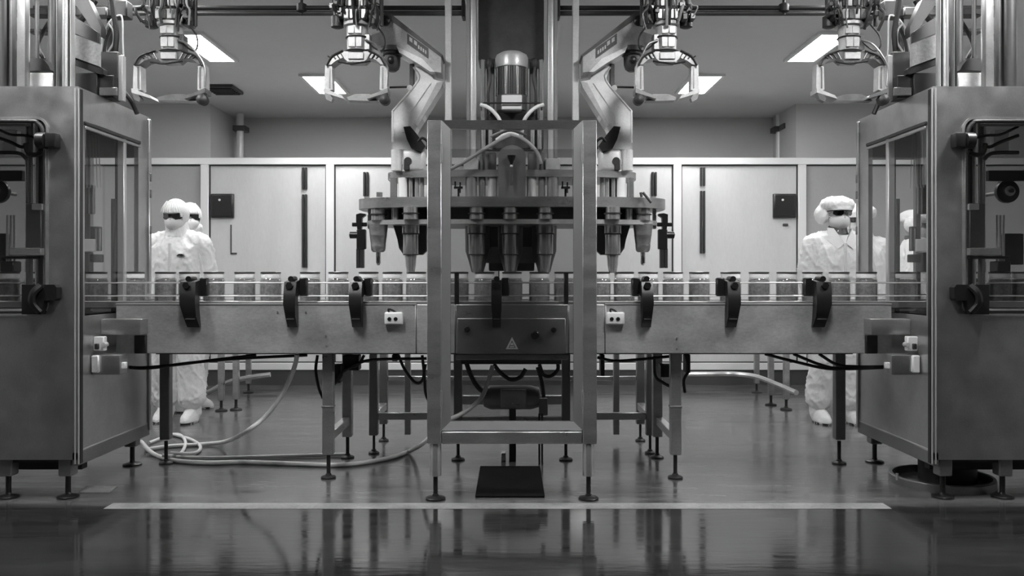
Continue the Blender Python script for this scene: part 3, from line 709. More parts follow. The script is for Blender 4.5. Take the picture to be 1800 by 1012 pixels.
# ------------------------------------------------------------------ robot arms either side of the column
def robot_arm(s, lab):
    YA = 4.86
    q = lambda x: X(x if s < 0 else 1800-x, YA); z = lambda y: Z(y, YA)
    r = thing('articulated_robot', (q(715), YA+.08, uz1), lab, 'robot arm', 'jointed robot arms beside the column')
    # lower housing standing on the upper plate
    MB().box(q(707), q(745), YA, YA+.14, uz1, z(262), .02, 3).build('base_housing', M['cast'], r)
    MB().cyl((q(696.5), YA+.02, uz1), (q(696.5), YA+.02, z(263)), .032, n=20).build('base_cylinder', M['cast'], r)
    MB().box(q(710), q(720), YA-.004, YA+.01, uz1+.0, z(281), .004).cyl((q(717), YA-.006, z(283)), (q(717), YA+.01, z(283)), .022, n=18).build('cable_gland', M['dark'], r)
    fore = [(727,117),(735,140),(694,190),(690,198),(689,262),(722,262),(724,246),(732,224),(744,206),(776,152),(780,142),(762,139),(757,117)]
    MB().prism([(q(a), z(b_)) for a, b_ in fore], YA+.01, YA+.13).build('forearm', M['cast'], r)
    # raised web on the forearm's face and bright edge flange
    MB().prism([(q(a), z(b_)) for a, b_ in [(738,146),(757,146),(720,200),(716,232),(706,232),(702,200)]], YA+.003, YA+.012).build('forearm_web', M['cast'], r)
    MB().tube([(q(a), YA+.012, z(b_)) for a, b_ in [(727,117),(735,140),(694,190),(690,198),(690,250)]], .007, 8, 4).build('edge_bead', M['cast'], r)
    MB().prism([(q(a), z(b_)) for a, b_ in [(779,143),(776,154),(734,222),(730,219),(768,146)]], YA-.01, YA+.13).build('side_strip', M['castd'], r)  # forearm's darker side, its shade put into the grey
    MB().prism([(q(a), z(b_)) for a, b_ in [(710,224),(722,223),(733,236),(749,258),(742,268),(724,262),(716,246)]], YA-.025, YA+.02).build('cable_clamp', M['black'], r)
    MB().tube([(q(736), YA-.02, z(250)), (q(743), YA-.03, z(244)), (q(752), YA-.02, z(250)), (q(751), YA, z(262))], .008, 8, 4).build('cable_loop', M['cable'], r)
    # long upper beam
    beam = [(672,29),(684,28),(777,104),(777,132),(764,130),(744,110),(716,100),(700,88),(672,84)]
    bm = MB().prism([(q(a), z(b_)) for a, b_ in beam], YA-.06, YA+.10).build('upper_beam', M['castd'], r)
    MB().prism([(q(a), z(b_)) for a, b_ in [(684,26),(780,102),(777,105),(676,32)]], YA-.068, YA+.11).build('beam_cap', M['mid'], bm)
    MB().prism([(q(a), z(b_)) for a, b_ in [(700,87),(744,108),(766,131),(758,131),(736,116),(704,97)]], YA-.066, YA+.09).build('beam_lip', M['cast'], bm)
    pl = MB().prism([(q(a), z(b_)) for a, b_ in [(718,64),(755,90),(755,108),(718,82)]], YA-.0625, YA-.059).build('maker_plate', M['mid'], bm)
    for (a, b_) in ((722, 75), (730, 80.5)):
        MB().prism([(q(a), z(b_-5)), (q(a+5), z(b_-1.5)), (q(a+5), z(b_+5.5)), (q(a), z(b_+2))], YA-.064, YA-.062).build('plate_mark', M['castd'], pl)
    for k in range(4):
        a = 737+k*4; b_ = 84+k*2.9
        MB().prism([(q(a), z(b_)), (q(a+2.4), z(b_+1.7)), (q(a+2.4), z(b_+8)), (q(a), z(b_+6))], YA-.064, YA-.062).build('plate_mark', M['castd'], pl)
    MB().lathe([(.012,-.03),(.028,-.02),(.028,.0)], (q(680), YA-.06, z(43)), 16, 'y').build('pivot_cover', M['black'], bm)
    # block and servo under the beam's outer end
    MB().prism([(q(a), z(b_)) for a, b_ in [(655,66),(672,60),(700,70),(706,84),(668,84),(652,80)]], YA-.05, YA+.08).build('pivot_block', M['castd'], r)
    sv = MB().lathe([(.02, z(84)), (.068, z(84)), (.068, z(92)), (.05, z(93)), (.05, z(97)), (.046, z(98)), (.044, z(115)), (.036, z(122)), (.02, z(126))], (q(690), YA+.0, 0), 24).build('servo', M['mid'], r)
    MB().torus((q(690), YA, z(97)), .05, .006).build('servo_ring', M['dark'], sv)
    MB().lathe([(.02,0),(.02,-.012),(.012,-.016)], (q(689), YA-.044, z(109)), 16, 'y').build('servo_lens', M['black'], sv)
    # slim link behind the elbow
    MB().box(q(719), q(727), YA+.02, YA+.06, z(150), z(110), .004).build('link_bar', M['mid'], r)
    MB().cyl((q(680), YA+.04, z(151)), (q(718), YA+.04, z(150)), .006).build('tie_rod', M['dark'], r)
    MB().cyl((q(720), YA-.0, z(154)), (q(720), YA+.05, z(154)), .016).build('rod_joint', M['satin'], r)
robot_arm(-1, 'jointed robot arm with labelled beam left of the centre column')
robot_arm(1, 'jointed robot arm with labelled beam right of the centre column')

# ------------------------------------------------------------------ overhead grippers
def gripper(cx, s, lab, wide=0, seed=1):
    """hangs from the ceiling; cx is its photo column, s mirrors it"""
    YR = 4.60; rnd = random.Random(seed)
    q = lambda d: X(cx, YR) + s*d*YR/1500; z = lambda y: Z(y, YR)
    r = thing('robot_gripper', (X(cx, YR), YR, CEIL), lab, 'robot gripper', 'overhead gripper robots')
    ctr = (X(cx, YR), YR, 0)
    MB().box(q(-24), q(24), YR-.07, YR+.07, z(4), CEIL, .006).build('mount_column', M['gripd'], r)
    MB().lathe([(.05, z(0)), (.066, z(2)), (.066, z(40)), (.075, z(42)), (.075, z(47)), (.05, z(48))], ctr, 12).build('upper_housing', M['gripw'], r)
    MB().torus((ctr[0], ctr[1], z(20)), .068, .005, 'z', 12).build('housing_band', M['grips'], r)
    for k in range(5):
        a = -20+9*k
        MB().box(q(a), q(a+7), YR-.078, YR-.06, z(18), z(4), .002).build('cover_plate', M['gripw' if k % 2 else 'gripd'], r)
    for k in range(4):
        a = -19+10*k
        MB().box(q(a), q(a+8.5), YR-.08, YR-.06, z(40), z(23), .003).build('cover_plate', M['gripw' if k % 2 == 0 else 'grips'], r)
    MB().box(q(22), q(36), YR-.04, YR+.06, z(46), z(10), .006).build('side_servo', M['gripd'], r)
    MB().cyl((q(-35), YR, z(43)), (q(-35), YR, CEIL), .02, n=14).build('side_cylinder', M['gripd'], r)
    MB().lathe([(.02,z(50)),(.034,z(48)),(.034,z(30)),(.024,z(28))], (q(-35), YR, 0), 16).build('cylinder_boot', M['dark'], r)
    MB().cyl((q(44), YR-.02, z(48)), (q(44), YR-.02, CEIL), .010, n=10).build('side_rod', M['dark'], r)
    # neck
    nk = MB().lathe([(.04, z(47)), (.058, z(49)), (.056, z(66)), (.059, z(67)), (.056, z(68.5)), (.053, z(88)), (.062, z(91)), (.058, z(94)), (.03, z(95))], ctr, 14).build('neck', M['gripw'], r)
    for (a, b_, y0, y1) in ((-13,-2,51,64),(-1,11,51,64),(-12,0,70,87),(1,11,70,87)):
        MB().box(q(a), q(b_), YR-.061, YR-.045, z(y1), z(y0), .002).build('neck_plate', M['gripw' if (a+y0) % 3 else 'grips'], nk)
    MB().torus((ctr[0], ctr[1], z(67.5)), .058, .005, 'z', 20).build('neck_band', M['dark'], nk)
    MB().torus((ctr[0], ctr[1], z(92)), .062, .006, 'z', 20).build('neck_band', M['dark'], nk)
    # rear servo and its wires
    MB().box(q(13), q(24), YR-.03, YR+.04, z(90), z(62), .004).build('neck_servo', M['grips'], r)
    a = 50+wide
    # yoke: angular arch over the fingers
    yk = [(-a-2,118),(-a+8,104),(-24,94),(24,94),(a-8,104),(a+2,118),(a-7,116),(a-16,108),(22,105),(14,112),(-14,112),(-22,105),(-a+16,110),(-a+7,117)]
    MB().prism([(q(u), z(v)) for u, v in yk], YR-.045, YR+.045).build('yoke', M['grips'], r)
    for e in (-1, 1):
        MB().tube([(q(e*(a+1)), YR-.05, z(119)), (q(e*(a-9)), YR-.05, z(103)), (q(e*22), YR-.05, z(93))], .005, 6, 3).build('yoke_edge', M['dark'], r)
        for k in range(4):
            u = 20+k*7.5
            MB().cyl((q(e*u), YR-.048, z(108-k*.5)), (q(e*(u+6)), YR-.048, z(97+k*1.8)), .0035, n=6).build('yoke_brace', M['dark' if k % 2 else 'grips'], r)
    MB().box(q(-13), q(14), YR-.055, YR-.04, z(108), z(96), .003).build('yoke_plate', M['gripw'], r)
    MB().tube([(q(-30), YR-.055, z(113)), (q(-8), YR-.06, z(117)), (q(8), YR-.06, z(115)), (q(26), YR-.055, z(112))], .005, 6, 5).build('wire', M['cable'], r)
    # fingers: vertical bars with inclined pads
    for e in (-1, 1):
        u0, u1 = e*(a-8), e*(a+4)
        fg = MB().prism([(q(u0), z(119)), (q(u1), z(116)), (q(u1+e*1), z(140)), (q(u1+e*1.5), z(164)), (q(u0-e*1), z(160))], YR-.035, YR+.03).build('finger', M['gripw'] if e < 0 else M['gripw'], r)
        MB().box(q(u0+e*3), q(u0+e*5), YR-.039, YR-.034, z(158), z(121)).build('finger_groove', M['grips'], fg)
        MB().prism([(q(u1+e*2), z(158)), (q(u1+e*2), z(166)), (q(e*(a-30)), z(177)), (q(e*(a-26)), z(171))], YR-.05, YR+.05).build('finger_pad', M['gripw' if e < 0 else 'grips'], fg)
        MB().prism([(q(u1+e*1), z(166)), (q(u1-e*3), z(178)), (q(u1-e*12), z(182)), (q(u1-e*14), z(176)), (q(u1-e*10), z(170))], YR-.05, YR-.01).build('pad_tip', M['grips'] if e < 0 else M['dark'], fg)
        if e > 0: MB().lathe([(.01,-.03),(.028,-.02),(.028,.02),(.01,.03)], (q(u1-4), YR-.03, z(178)), 18, 'y').build('tip_roller', M['dark'], fg)
    MB().prism([(q(-a+32), z(171)), (q(-4), z(165)), (q(22), z(165)), (q(a-20), z(172)), (q(a-14), z(177)), (q(10), z(177)), (q(-a+34), z(176))], YR+.0, YR+.06).build('lower_link', M['grips'], r)
    # cables hugging the body
    for k in range(11):
        u = rnd.uniform(-42, 44); v = rnd.uniform(24, 62); w_ = u + rnd.uniform(-10, 10)
        pts = [(q(u), YR-.05, CEIL-.05), (q(u+rnd.uniform(-5,5)), YR-rnd.uniform(.07,.11), z(8)), (q(w_), YR-rnd.uniform(.075,.12), z(v*.5+4)), (q(w_*.85), YR-rnd.uniform(.06,.09), z(v))]
        MB().tube(pts, rnd.choice((.004,.006,.008)), 6, 5).build('cable', M[rnd.choice(('cable','cable','cable','dark','greycable','grips'))], r)
    for k in range(8):
        u = rnd.choice((-1, 1))*rnd.uniform(22, 44); v = rnd.uniform(10, 46)
        MB().box(q(u-rnd.uniform(2,6)), q(u+rnd.uniform(2,6)), YR-.09, YR-.03, z(v+rnd.uniform(3,8)), z(v-3), .003).build('fitting', M[rnd.choice(('dark','black','grips','gripd'))], r)
    MB().tube([(q(34), YR-.03, z(46)), (q(48), YR-.04, z(66)), (q(50), YR-.04, z(84)), (q(42), YR-.03, z(92)), (q(24), YR-.03, z(80)), (q(14), YR-.02, z(62))], .005, 6, 5).build('wire_loop', M['cable'], r)
    MB().tube([(q(16), YR-.04, z(74)), (q(34), YR-.05, z(82)), (q(a-6), YR-.05, z(100)), (q(a+5), YR-.045, z(122)), (q(a+5), YR-.045, z(155))], .006, 7, 6).build('finger_hose', M['grips'], r)
gripper(302, 1, 'gripper robot hanging at the far left above the white hooded worker', 8, 3)
gripper(628, 1, 'gripper robot hanging left of the centre column beside the arm', 0, 11)
gripper(1171, -1, 'gripper robot hanging right of the centre column beside the arm', 0, 23)
gripper(1492, 1, 'gripper robot hanging at the far right above the capped worker', 6, 31)
# ------------------------------------------------------------------ side machine cabinets
def cabinet(s, xc, YR, x_c, lab):
    Yf = 4.36; k = Yf/1500
    W = lambda u: s*(xc+u)                       # u metres outward from the inner corner
    Q = lambda d, Y: X(x_c + s*d, Y)             # d photo pixels outward from the corner, at distance Y
    z0, z1 = .204, 2.10
    r = thing('machine_cabinet', (W(.6), (Yf+YR)/2, 0), lab, 'machine cabinet', 'stainless cabinets at the ends of the line')
    uw = .155; UE = 1.35
    a, b = sorted((W(0), W(UE))); wa, wb = sorted((W(uw), W(UE-.12)))
    zw0, zw1 = Z(553, Yf), Z(208, Yf)
    MB().ring(orect(a, b, z0, z1), rrect(wa, wb, zw0, zw1, .055), Yf, Yf+.03).build('front_panel', M['cabsteel'], r)
    MB().ring(rrect(wa-.006, wb+.006, zw0-.006, zw1+.006, .06), rrect(wa+.004, wb-.004, zw0+.004, zw1-.004, .052), Yf-.008, Yf+.012).build('window_bead', M['steel'], r)
    MB().box(wa, wb, Yf+.014, Yf+.019, zw0, zw1).build('front_pane', M['glass'], r)
    # inner side wall with its own window
    ya, yb = 4.43, YR-.15
    xs = sorted((W(0), W(.025)))
    MB().ring([(Yf+.03, z0+.045), (YR, z0+.045), (YR, z1), (Yf+.03, z1)], [(ya, .935), (yb, .935), (yb, 1.93), (ya, 1.93)], xs[0], xs[1], 'x').build('side_panel', M['cabsteel'], r)
    MB().box(W(-.004), W(.03), Yf+.0, YR, z0-.03, z0+.04, .003).build('plinth', M['steeld'], r)
    MB().box(W(-.003), W(.02), Yf+.03, YR, z0+.041, z0+.047).build('plinth_edge', M['rail'], r)
    MB().box(W(-.002), W(.004), ya+.002, 4.86, .945, 1.925).build('side_pane', M['glass'], r)
    MB().box(W(-.002), W(.004), 4.90, yb-.002, .945, 1.925).build('side_pane', M['glass'], r)
    MB().box(W(-.008), W(.03), 4.862, 4.895, .935, 1.93, .003).build('window_mullion', M['rail'], r)
    MB().box(W(-.012), W(.006), ya-.01, yb+.01, 1.925, 1.945, .003).build('window_cap', M['dark'], r)
    MB().box(W(-.012), W(.0), ya-.01, yb+.01, 1.905, 1.922, .003).build('window_strip', M['satin'], r)
    for du, m in ((-.006, 'rail'), (.012, 'rail')):
        MB().cyl((W(du), Yf-.004, z0-.02), (W(du), Yf-.004, z1+.002), .0042, n=8).build('corner_bead', M[m], r)
    MB().box(W(-.012), W(0), Yf+.0, Yf+.03, z0-.02, z1, .002).build('corner_strip', M['dark'], r)
    MB().box(W(-.012), W(.02), YR-.02, YR+.01, z0, z1, .004).build('rear_post', M['cabsteel'], r)
    for (zz) in (1.72, 1.62, 1.40):
        MB().box(W(-.018), W(-.01), YR-.018, YR, zz, zz+.05, .002).build('hinge_leaf', M['steeld'], r)
    MB().box(W(0), W(UE), Yf, YR, z1, z1+.012).build('deck', M['cabsteel'], r)
    MB().box(W(.026), W(UE), Yf+.03, YR, z0-.02, z0).build('floor_pan', M['dark'], r)
    MB().box(W(.026), W(UE), YR-.03, YR, z0, .93).build('rear_panel', M['steeld'], r)
    MB().box(W(UE-.03), W(UE), Yf+.03, YR, z0, z1).build('outer_wall', M['cabsteel'], r)
    MB().box(W(.34), W(UE-.03), YR-.05, YR-.04, .93, z1).build('back_pane', M['backpane'], r)  # tinted pane added to dim the partition seen behind
    MB().box(W(.33), W(.36), YR-.06, YR-.02, .93, z1, .003).build('back_post', M['steeld'], r)
    MB().box(W(.026), W(.34), YR-.05, YR-.03, 1.86, z1).build('back_header', M['steeld'], r)
    MB().box(W(.026), W(UE-.03), 4.42, 4.745, .86, .90).build('inner_shelf', M['steeld'], r)
    # tube handle over the window with hinge block and latch
    Yh = Yf-.03
    MB().tube([(W(.6), Yh, Z(213, Yh)), (W(.24), Yh, Z(213, Yh)), (W(.19), Yh, Z(216, Yh)), (W(.165), Yh, Z(228, Yh)), (W(.165), Yh, Z(246, Yh))], .010, 10, 5).build('tube_handle', M['dark'], r)
    MB().tube([(W(.6), Yh+.01, Z(219, Yh)), (W(.23), Yh+.01, Z(219, Yh))], .007, 10).build('inner_tube', M['mid'], r)
    hb = MB().box(Q(35, Yh), Q(54, Yh), Yh-.03, Yf+.0, Z(260, Yh), Z(234, Yh), .008, 2).build('hinge_block', M['black'], r)
    MB().lathe([(.03,-.025),(.042,-.02),(.042,.02),(.03,.025)], (Q(63, Yh), Yh, Z(247, Yh)), 14, 'x').build('hinge_barrel', M['black'], hb)
    lt = MB().prism([(Q(d, Yh), Z(y, Yh)) for d, y in ((34,505),(38,500),(95,500),(95,552),(62,552),(56,528),(38,528),(34,524))], Yh-.02, Yf-.001).build('latch', M['black'], r)
    MB().tube([(Q(62, Yh), Yh-.02, Z(502, Yh)), (Q(70, Yh), Yh-.045, Z(515, Yh)), (Q(72, Yh), Yh-.045, Z(532, Yh)), (Q(64, Yh), Yh-.02, Z(548, Yh))], .018, 8, 5).build('latch_handle', M['black'], lt)
    # interior mechanism
    yi = 4.72
    dc = Q(137 if s < 0 else 127, 5.0), 5.0, Z(337, 5.0)
    dk = MB().lathe([(.012,0),(.066,0),(.068,-.006),(.066,-.03),(.05,-.034),(.012,-.034)], dc, 32, 'y').build('drive_wheel', M['black'], r)
    MB().lathe([(.010,-.034),(.030,-.036),(.030,-.05),(.014,-.055)], dc, 24, 'y').build('wheel_hub', M['satin'], dk)
    MB().lathe([(.004,-.05),(.012,-.052),(.012,-.07),(.006,-.072)], dc, 16, 'y').build('wheel_nut', M['dark'], dk)
    MB().cyl((dc[0], 5.0, dc[2]), (dc[0], YR-.06, dc[2]), .011).build('wheel_axle', M['steeld'], r)
    for d, rr, m in ((58, .012, 'satin'), (64, .018, 'dark'), (71, .013, 'chrome'), (90, .008, 'chrome'), (83, .012, 'steeld')):
        MB().cyl((Q(d, yi), yi, .93), (Q(d, yi), yi, z1), rr, n=12).build('guide_rod', M[m], r)
    MB().box(Q(57, yi), Q(112, yi), yi-.05, yi+.03, Z(449, yi), Z(436, yi), .004).build('slide_block', M['steelp'], r)
    MB().box(Q(59, yi), Q(128, yi), yi-.04, yi+.05, Z(455, yi), Z(450, yi), .003).build('slide_rail', M['black'], r)
    MB().box(Q(60, yi), Q(87, yi), yi-.03, yi+.0, Z(436, yi), Z(358, yi), .003).build('slide_plate', M['steeld'], r)
    MB().box(Q(62, yi-.04), Q(80, yi-.04), yi-.05, yi-.03, Z(370, yi), Z(359, yi), .003).build('slide_clip', M['white'], r)
    for d in (112, 118, 124):
        MB().cyl((Q(d, yi), yi, Z(470, yi)), (Q(d, yi), yi, Z(378, yi)), .007, n=10).build('piston', M['satin'], r)
    MB().box(Q(106, yi), Q(130, yi), yi-.04, yi+.04, Z(478, yi), Z(459, yi), .005).build('piston_block', M['black'], r)
    MB().box(Q(126, yi), Q(160, yi), yi, yi+.05, Z(465, yi), Z(410, yi), .004).build('valve_bank', M['dark'], r)
    for (pts, rr) in (([(150,222),(120,236),(95,238),(72,243)], .007), ([(150,238),(118,250),(100,258),(88,255)], .009), ([(92,252),(88,268),(76,272),(62,268)], .013), ([(150,268),(105,269),(90,280)], .010)):
        MB().tube([(Q(d, 4.5), 4.5, Z(y, 4.5)) for d, y in pts], rr, 8, 5).build('inner_cable', M['cable'], r)
    MB().box(Q(95, 4.95), Q(190, 4.95), 4.93, 4.97, Z(318, 4.95), Z(300, 4.95), .003).build('inner_bar', M['dark'], r)
    MB().box(Q(108, 4.9), Q(134, 4.9), 4.9, 4.95, Z(272, 4.9), Z(228, 4.9), .004).build('inner_case', M['white'], r)
    # things seen through the side window
    for dd, y0, y1 in ((-12, 325, 376), (-24, 398, 441)):
        vb = MB().box(Q(dd, 5.02), Q(dd-16, 5.02), 5.0, 5.04, Z(y1, 5.02), Z(y0, 5.02), .003).build('coil_bank', M['mid'], r)
        for j in range(4):
            MB().cyl((Q(dd-5-j*3.2, 4.99), 4.99, Z(y1, 5.02)), (Q(dd-5-j*3.2, 4.99), 4.99, Z(y0+4, 5.02)), .004, n=8).build('coil', M['satin' if j % 2 else 'dark'], vb)
    MB().box(Q(-8, 4.98), Q(-43, 4.98), 4.96, 5.0, Z(461, 5.0), Z(447, 5.0), .004).build('cross_block', M['dark'], r)
    MB().box(Q(-8, 4.96), Q(-22, 4.96), 4.94, 5.0, Z(478, 5.0), Z(444, 5.0), .004).build('support_block', M['dark'], r)
    MB().box(Q(-8, 4.95), Q(-30, 4.95), 4.94, 4.96, Z(442, 4.95), Z(420, 4.95), .003).build('label_card', M['white'], r)
    for j in range(5):
        MB().cyl((Q(-16-j*6, 4.9), 4.9, Z(330, 4.9)), (Q(-16-j*5, 4.9), 4.9, 1.95), .0022, n=6).build('hanging_wire', M['greycable'], r)
    MB().cyl((Q(-69, 5.05), 5.05, .93), (Q(-69, 5.05), 5.05, 2.0), .012, n=10).build('guide_rod', M['dark'], r)
    MB().cyl((Q(-62, 4.98), 4.98, .93), (Q(-62, 4.98), 4.98, Z(350, 5)), .012, n=10).build('guide_rod', M['black'], r)
    # feet
    for d, y in ((17, 4.41), (122, 4.41), (-98+0, YR-.05)):
        fx = Q(d, y) if d > 0 else W(.08)
        lb = MB().box(fx-.035, fx+.035, y-.035, y+.035, .115, z0-.0, .006).build('foot_bracket', M['steeld'], r)
        f = MB(); foot(f, fx, y, .13, .055, .014); f.build('levelling_foot', M['black'], lb)
    MB().box(W(.10), W(1.2), 4.6, 4.66, .10, .14, .003).build('chassis_rail', M['dark'], r)
    MB().box(W(.16), W(.30), 4.66, 4.74, .09, .184, .005).build('chassis_block', M['mid'], r)
    # conveyor end housing and junction boxes on the inner wall
    for (ya_, yb_, y0, y1, dx, m, nm) in ((4.66, 4.70, 559, 588, 0.11, 'steel', 'end_bracket'),):
        e0, e1 = sorted((W(0), s*(xc-.215)))
        MB().box(e0, e1, 4.60, 4.70, Z(588, 4.64), Z(560, 4.64), .006, 2).build(nm, M['steel'], r)
    jb = MB().box(W(0), s*(xc-.150), 4.50, 4.60, Z(657, 4.55), Z(622, 4.55), .010, 2).build('junction_box', M['cabsteel'], r)
    MB().box(s*(xc-.130), s*(xc-.168), 4.52, 4.55, Z(647, 4.55), Z(636, 4.55), .003).build('plug', M['white'], jb)
    MB().box(s*(xc-.004), s*(xc-.045), 4.485, 4.51, Z(655, 4.5), Z(624, 4.5), .006).build('box_cover', M['white' if s > 0 else 'cast'], jb)
    sw = MB().box(W(0), s*(xc-.055), 4.52, 4.56, Z(616, 4.54), Z(591, 4.54), .004).build('switch_block', M['white'], r)
    MB().cyl((s*(xc-.062), 4.50, Z(605, 4.54)), (s*(xc-.062), 4.54, Z(605, 4.54)), .012, n=12).build('switch_knob', M['cast'], sw)
    MB().box(s*(xc-.012), s*(xc-.032), 4.505, 4.525, Z(614, 4.5), Z(604, 4.5), .003).build('switch_tab', M['dark'], sw)
    MB().box(s*(xc-.135), s*(xc-.20), 4.70, 4.80, Z(620, 4.75), Z(588, 4.75), .004).build('recess_shade_block', M['black'], r)  # black block puts the shade of a recess into its colour
    # equipment on the deck
    zd = z1+.012
    for d0, d1, m, yy in ((9.5, 11, 'rail', 4.44), (12, 16.5, 'dark', 4.46), (28, 32.5, 'dark', 4.5), (33, 35.5, 'mast', 4.46), (36, 40, 'dark', 4.5), (89, 104, 'mast', 4.52), (112, 122, 'mid', 4.6)):  # narrow bright and dark strips put the chrome posts' highlights into colour
        MB().box(Q(d0, yy), Q(d1, yy), yy-.02, yy+.03, zd, CEIL, .006, 2).build('mast', M[m], r)
    MB().cyl((Q(22, 4.44), 4.44, zd), (Q(22, 4.44), 4.44, CEIL), .0155, n=18).build('mast', M['satin'], r)
    for (dd, yy, rr, m) in ((136, 4.55, .03, 'dark'), (72, 4.75, .012, 'mid'), (46, 4.8, .02, 'mid')):
        MB().cyl((Q(dd, yy), yy, zd), (Q(dd, yy), yy, CEIL), rr, n=14).build('mast', M[m], r)
    MB().box(Q(41, 4.62), Q(87, 4.62), 4.6, 4.7, zd, Z(129, 4.62), .005).build('deck_box', M['gripw'], r)
    MB().prism([(Q(d, 4.7), Z(y, 4.7)) for d, y in ((41,126),(87,128),(84,104),(55,106),(45,118))], 4.66, 4.74).build('deck_motor', M['dark'], r)
    ch = [(9,60),(-40,79),(-40,118),(9,100)]
    MB().prism([(Q(d, 4.62), Z(y, 4.62)) for d, y in ch], 4.60, 4.625).build('inclined_duct', M['cream'], r)
    MB().prism([(Q(d, 4.62), Z(y, 4.62)) for d, y in ((9,100),(-40,118),(-46,122),(-46,131),(-40,131),(9,113))], 4.61, 4.66).build('duct_rail', M['dark'], r)
    MB().prism([(Q(d, 4.7), Z(y, 4.7)) for d, y in ((9,28),(-18,44),(-40,60),(-40,78),(9,58))], 4.66, 4.69).build('duct_cover', M['dark'], r)
    MB().prism([(Q(d, 4.75), Z(y, 4.75)) for d, y in ((9,0),(-20,0),(-42,48),(-42,66),(-30,56))], 4.74, 4.8).build('dark_duct', M['dark'], r)
    MB().box(Q(3, 4.7), Q(-46, 4.7), 4.62, 4.8, zd, Z(134, 4.7), .004).build('deck_case', M['dark'], r)
    MB().box(Q(-36, 4.69), Q(-70, 4.69), 4.64, 4.70, zd+.0, Z(136, 4.69), .003).build('deck_case', M['dark'], r)
    MB().box(Q(-38, 4.63), Q(-69, 4.63), 4.625, 4.64, zd+.01, Z(154, 4.63), .002).build('case_label', M['mast'], r)
    eb_ = MB().box(Q(-40, 4.72), Q(-71, 4.72), 4.715, 4.76, zd, Z(91, 4.72), .004).build('electric_box', M['mid'], r)
    MB().box(Q(-71.3, 4.72), Q(-79, 4.72), 4.715, 4.76, zd, Z(97, 4.72), .003).build('box_side', M['cast'], eb_)  # inner side face of the box, given a paler colour
    for pts, rr, m in (([(-40,90),(-45,58),(-58,36),(-72,27),(-78,34),(-79,70),(-80,100)], .005, 'hose'), ([(-52,92),(-62,75),(-62,55),(-54,42)], .005, 'hose'), ([(-46,92),(-50,70),(-58,50)], .009, 'cable'), ([(-66,90),(-68,60),(-64,30),(-60,0)], .016, 'cable'),
                       ([(-45,124),(-66,136),(-78,158),(-94,178),(-104,200)], .013, 'cable'), ([(-50,126),(-72,142),(-84,166),(-98,190)], .009, 'greycable'), ([(60,104),(70,75),(42,25),(36,0)], .012, 'cable'),
                       ([(136,150),(132,90),(128,40),(136,0)], .014, 'cable'), ([(30,66),(-10,30),(-30,0)], .02, 'cable'), ([(120,0),(124,60),(130,110),(128,150)], .008, 'greycable'), ([(95,90),(110,60),(128,20),(140,0)], .009, 'cable')):
        MB().tube([(Q(d, 4.82), 4.82, Z(y, 4.82)) for d, y in pts], rr, 8, 6).build('deck_cable', M[m], r)
    for d0, d1, y0, y1, yy, m in ((-52,-86,0,29,4.9,'dark'), (8,-50,12,27,4.95,'mid'), (41,90,14,26,4.85,'dark'), (41,90,50,56,4.85,'mid'), (-50,-60,26,90,5.0,'dark'), (100,137,16,24,4.85,'dark')):
        MB().box(Q(d0, yy), Q(d1, yy), yy, yy+.08, Z(y1, yy), Z(y0, yy), .005).build('top_beam', M[m], r)
    return r
cabL = cabinet(-1, 2.218, 5.215, 137, 'tall stainless machine cabinet at the left end of the conveyor')
cabR = cabinet(1, 2.151, 5.30, 1640, 'tall stainless machine cabinet at the right end of the conveyor')

# half-round floor base by the right cabinet
r = thing('round_base', (X(1655, 4.72), 4.72, 0), 'low round metal base on the floor under the right cabinet', 'base')
MB().lathe([(.02,.004),(.25,.004),(.25,.045),(.265,.045),(.27,.04),(.27,0),(.02,0)], (X(1655, 4.72), 4.72, 0), 40).build('base_rim', M['steeld'], r)
MB().lathe([(.15,.004),(.15,.11),(.16,.115),(.13,.12),(.02,.12)], (X(1665, 4.78), 4.78, 0), 32).build('base_drum', M['dark'], r)
MB().cyl((X(1580, 4.6), 4.62, .04), (X(1580, 4.6), 4.62, .075), .008).build('peg', M['satin'], r)

# dark sunken drain cover, small floor plate
tag(MB().box(X(838, 4.6), X(955, 4.6), 4.40, 5.09, 0, .012, .004).build('drain_mat', M['mat'], origin=(X(896, 4.6), 4.75, 0)), 'black rectangular mat on the floor under the guard door', 'mat')
tag(MB().prism([(X(138, 4.5), 4.50), (X(192, 4.5), 4.50), (X(204, 4.62), 4.64), (X(150, 4.62), 4.64)], 0, .004, 'z').build('floor_plate', M['line'], origin=(X(170, 4.55), 4.57, 0)), 'small pale plate set on the floor beside the left cabinet foot', 'floor plate')

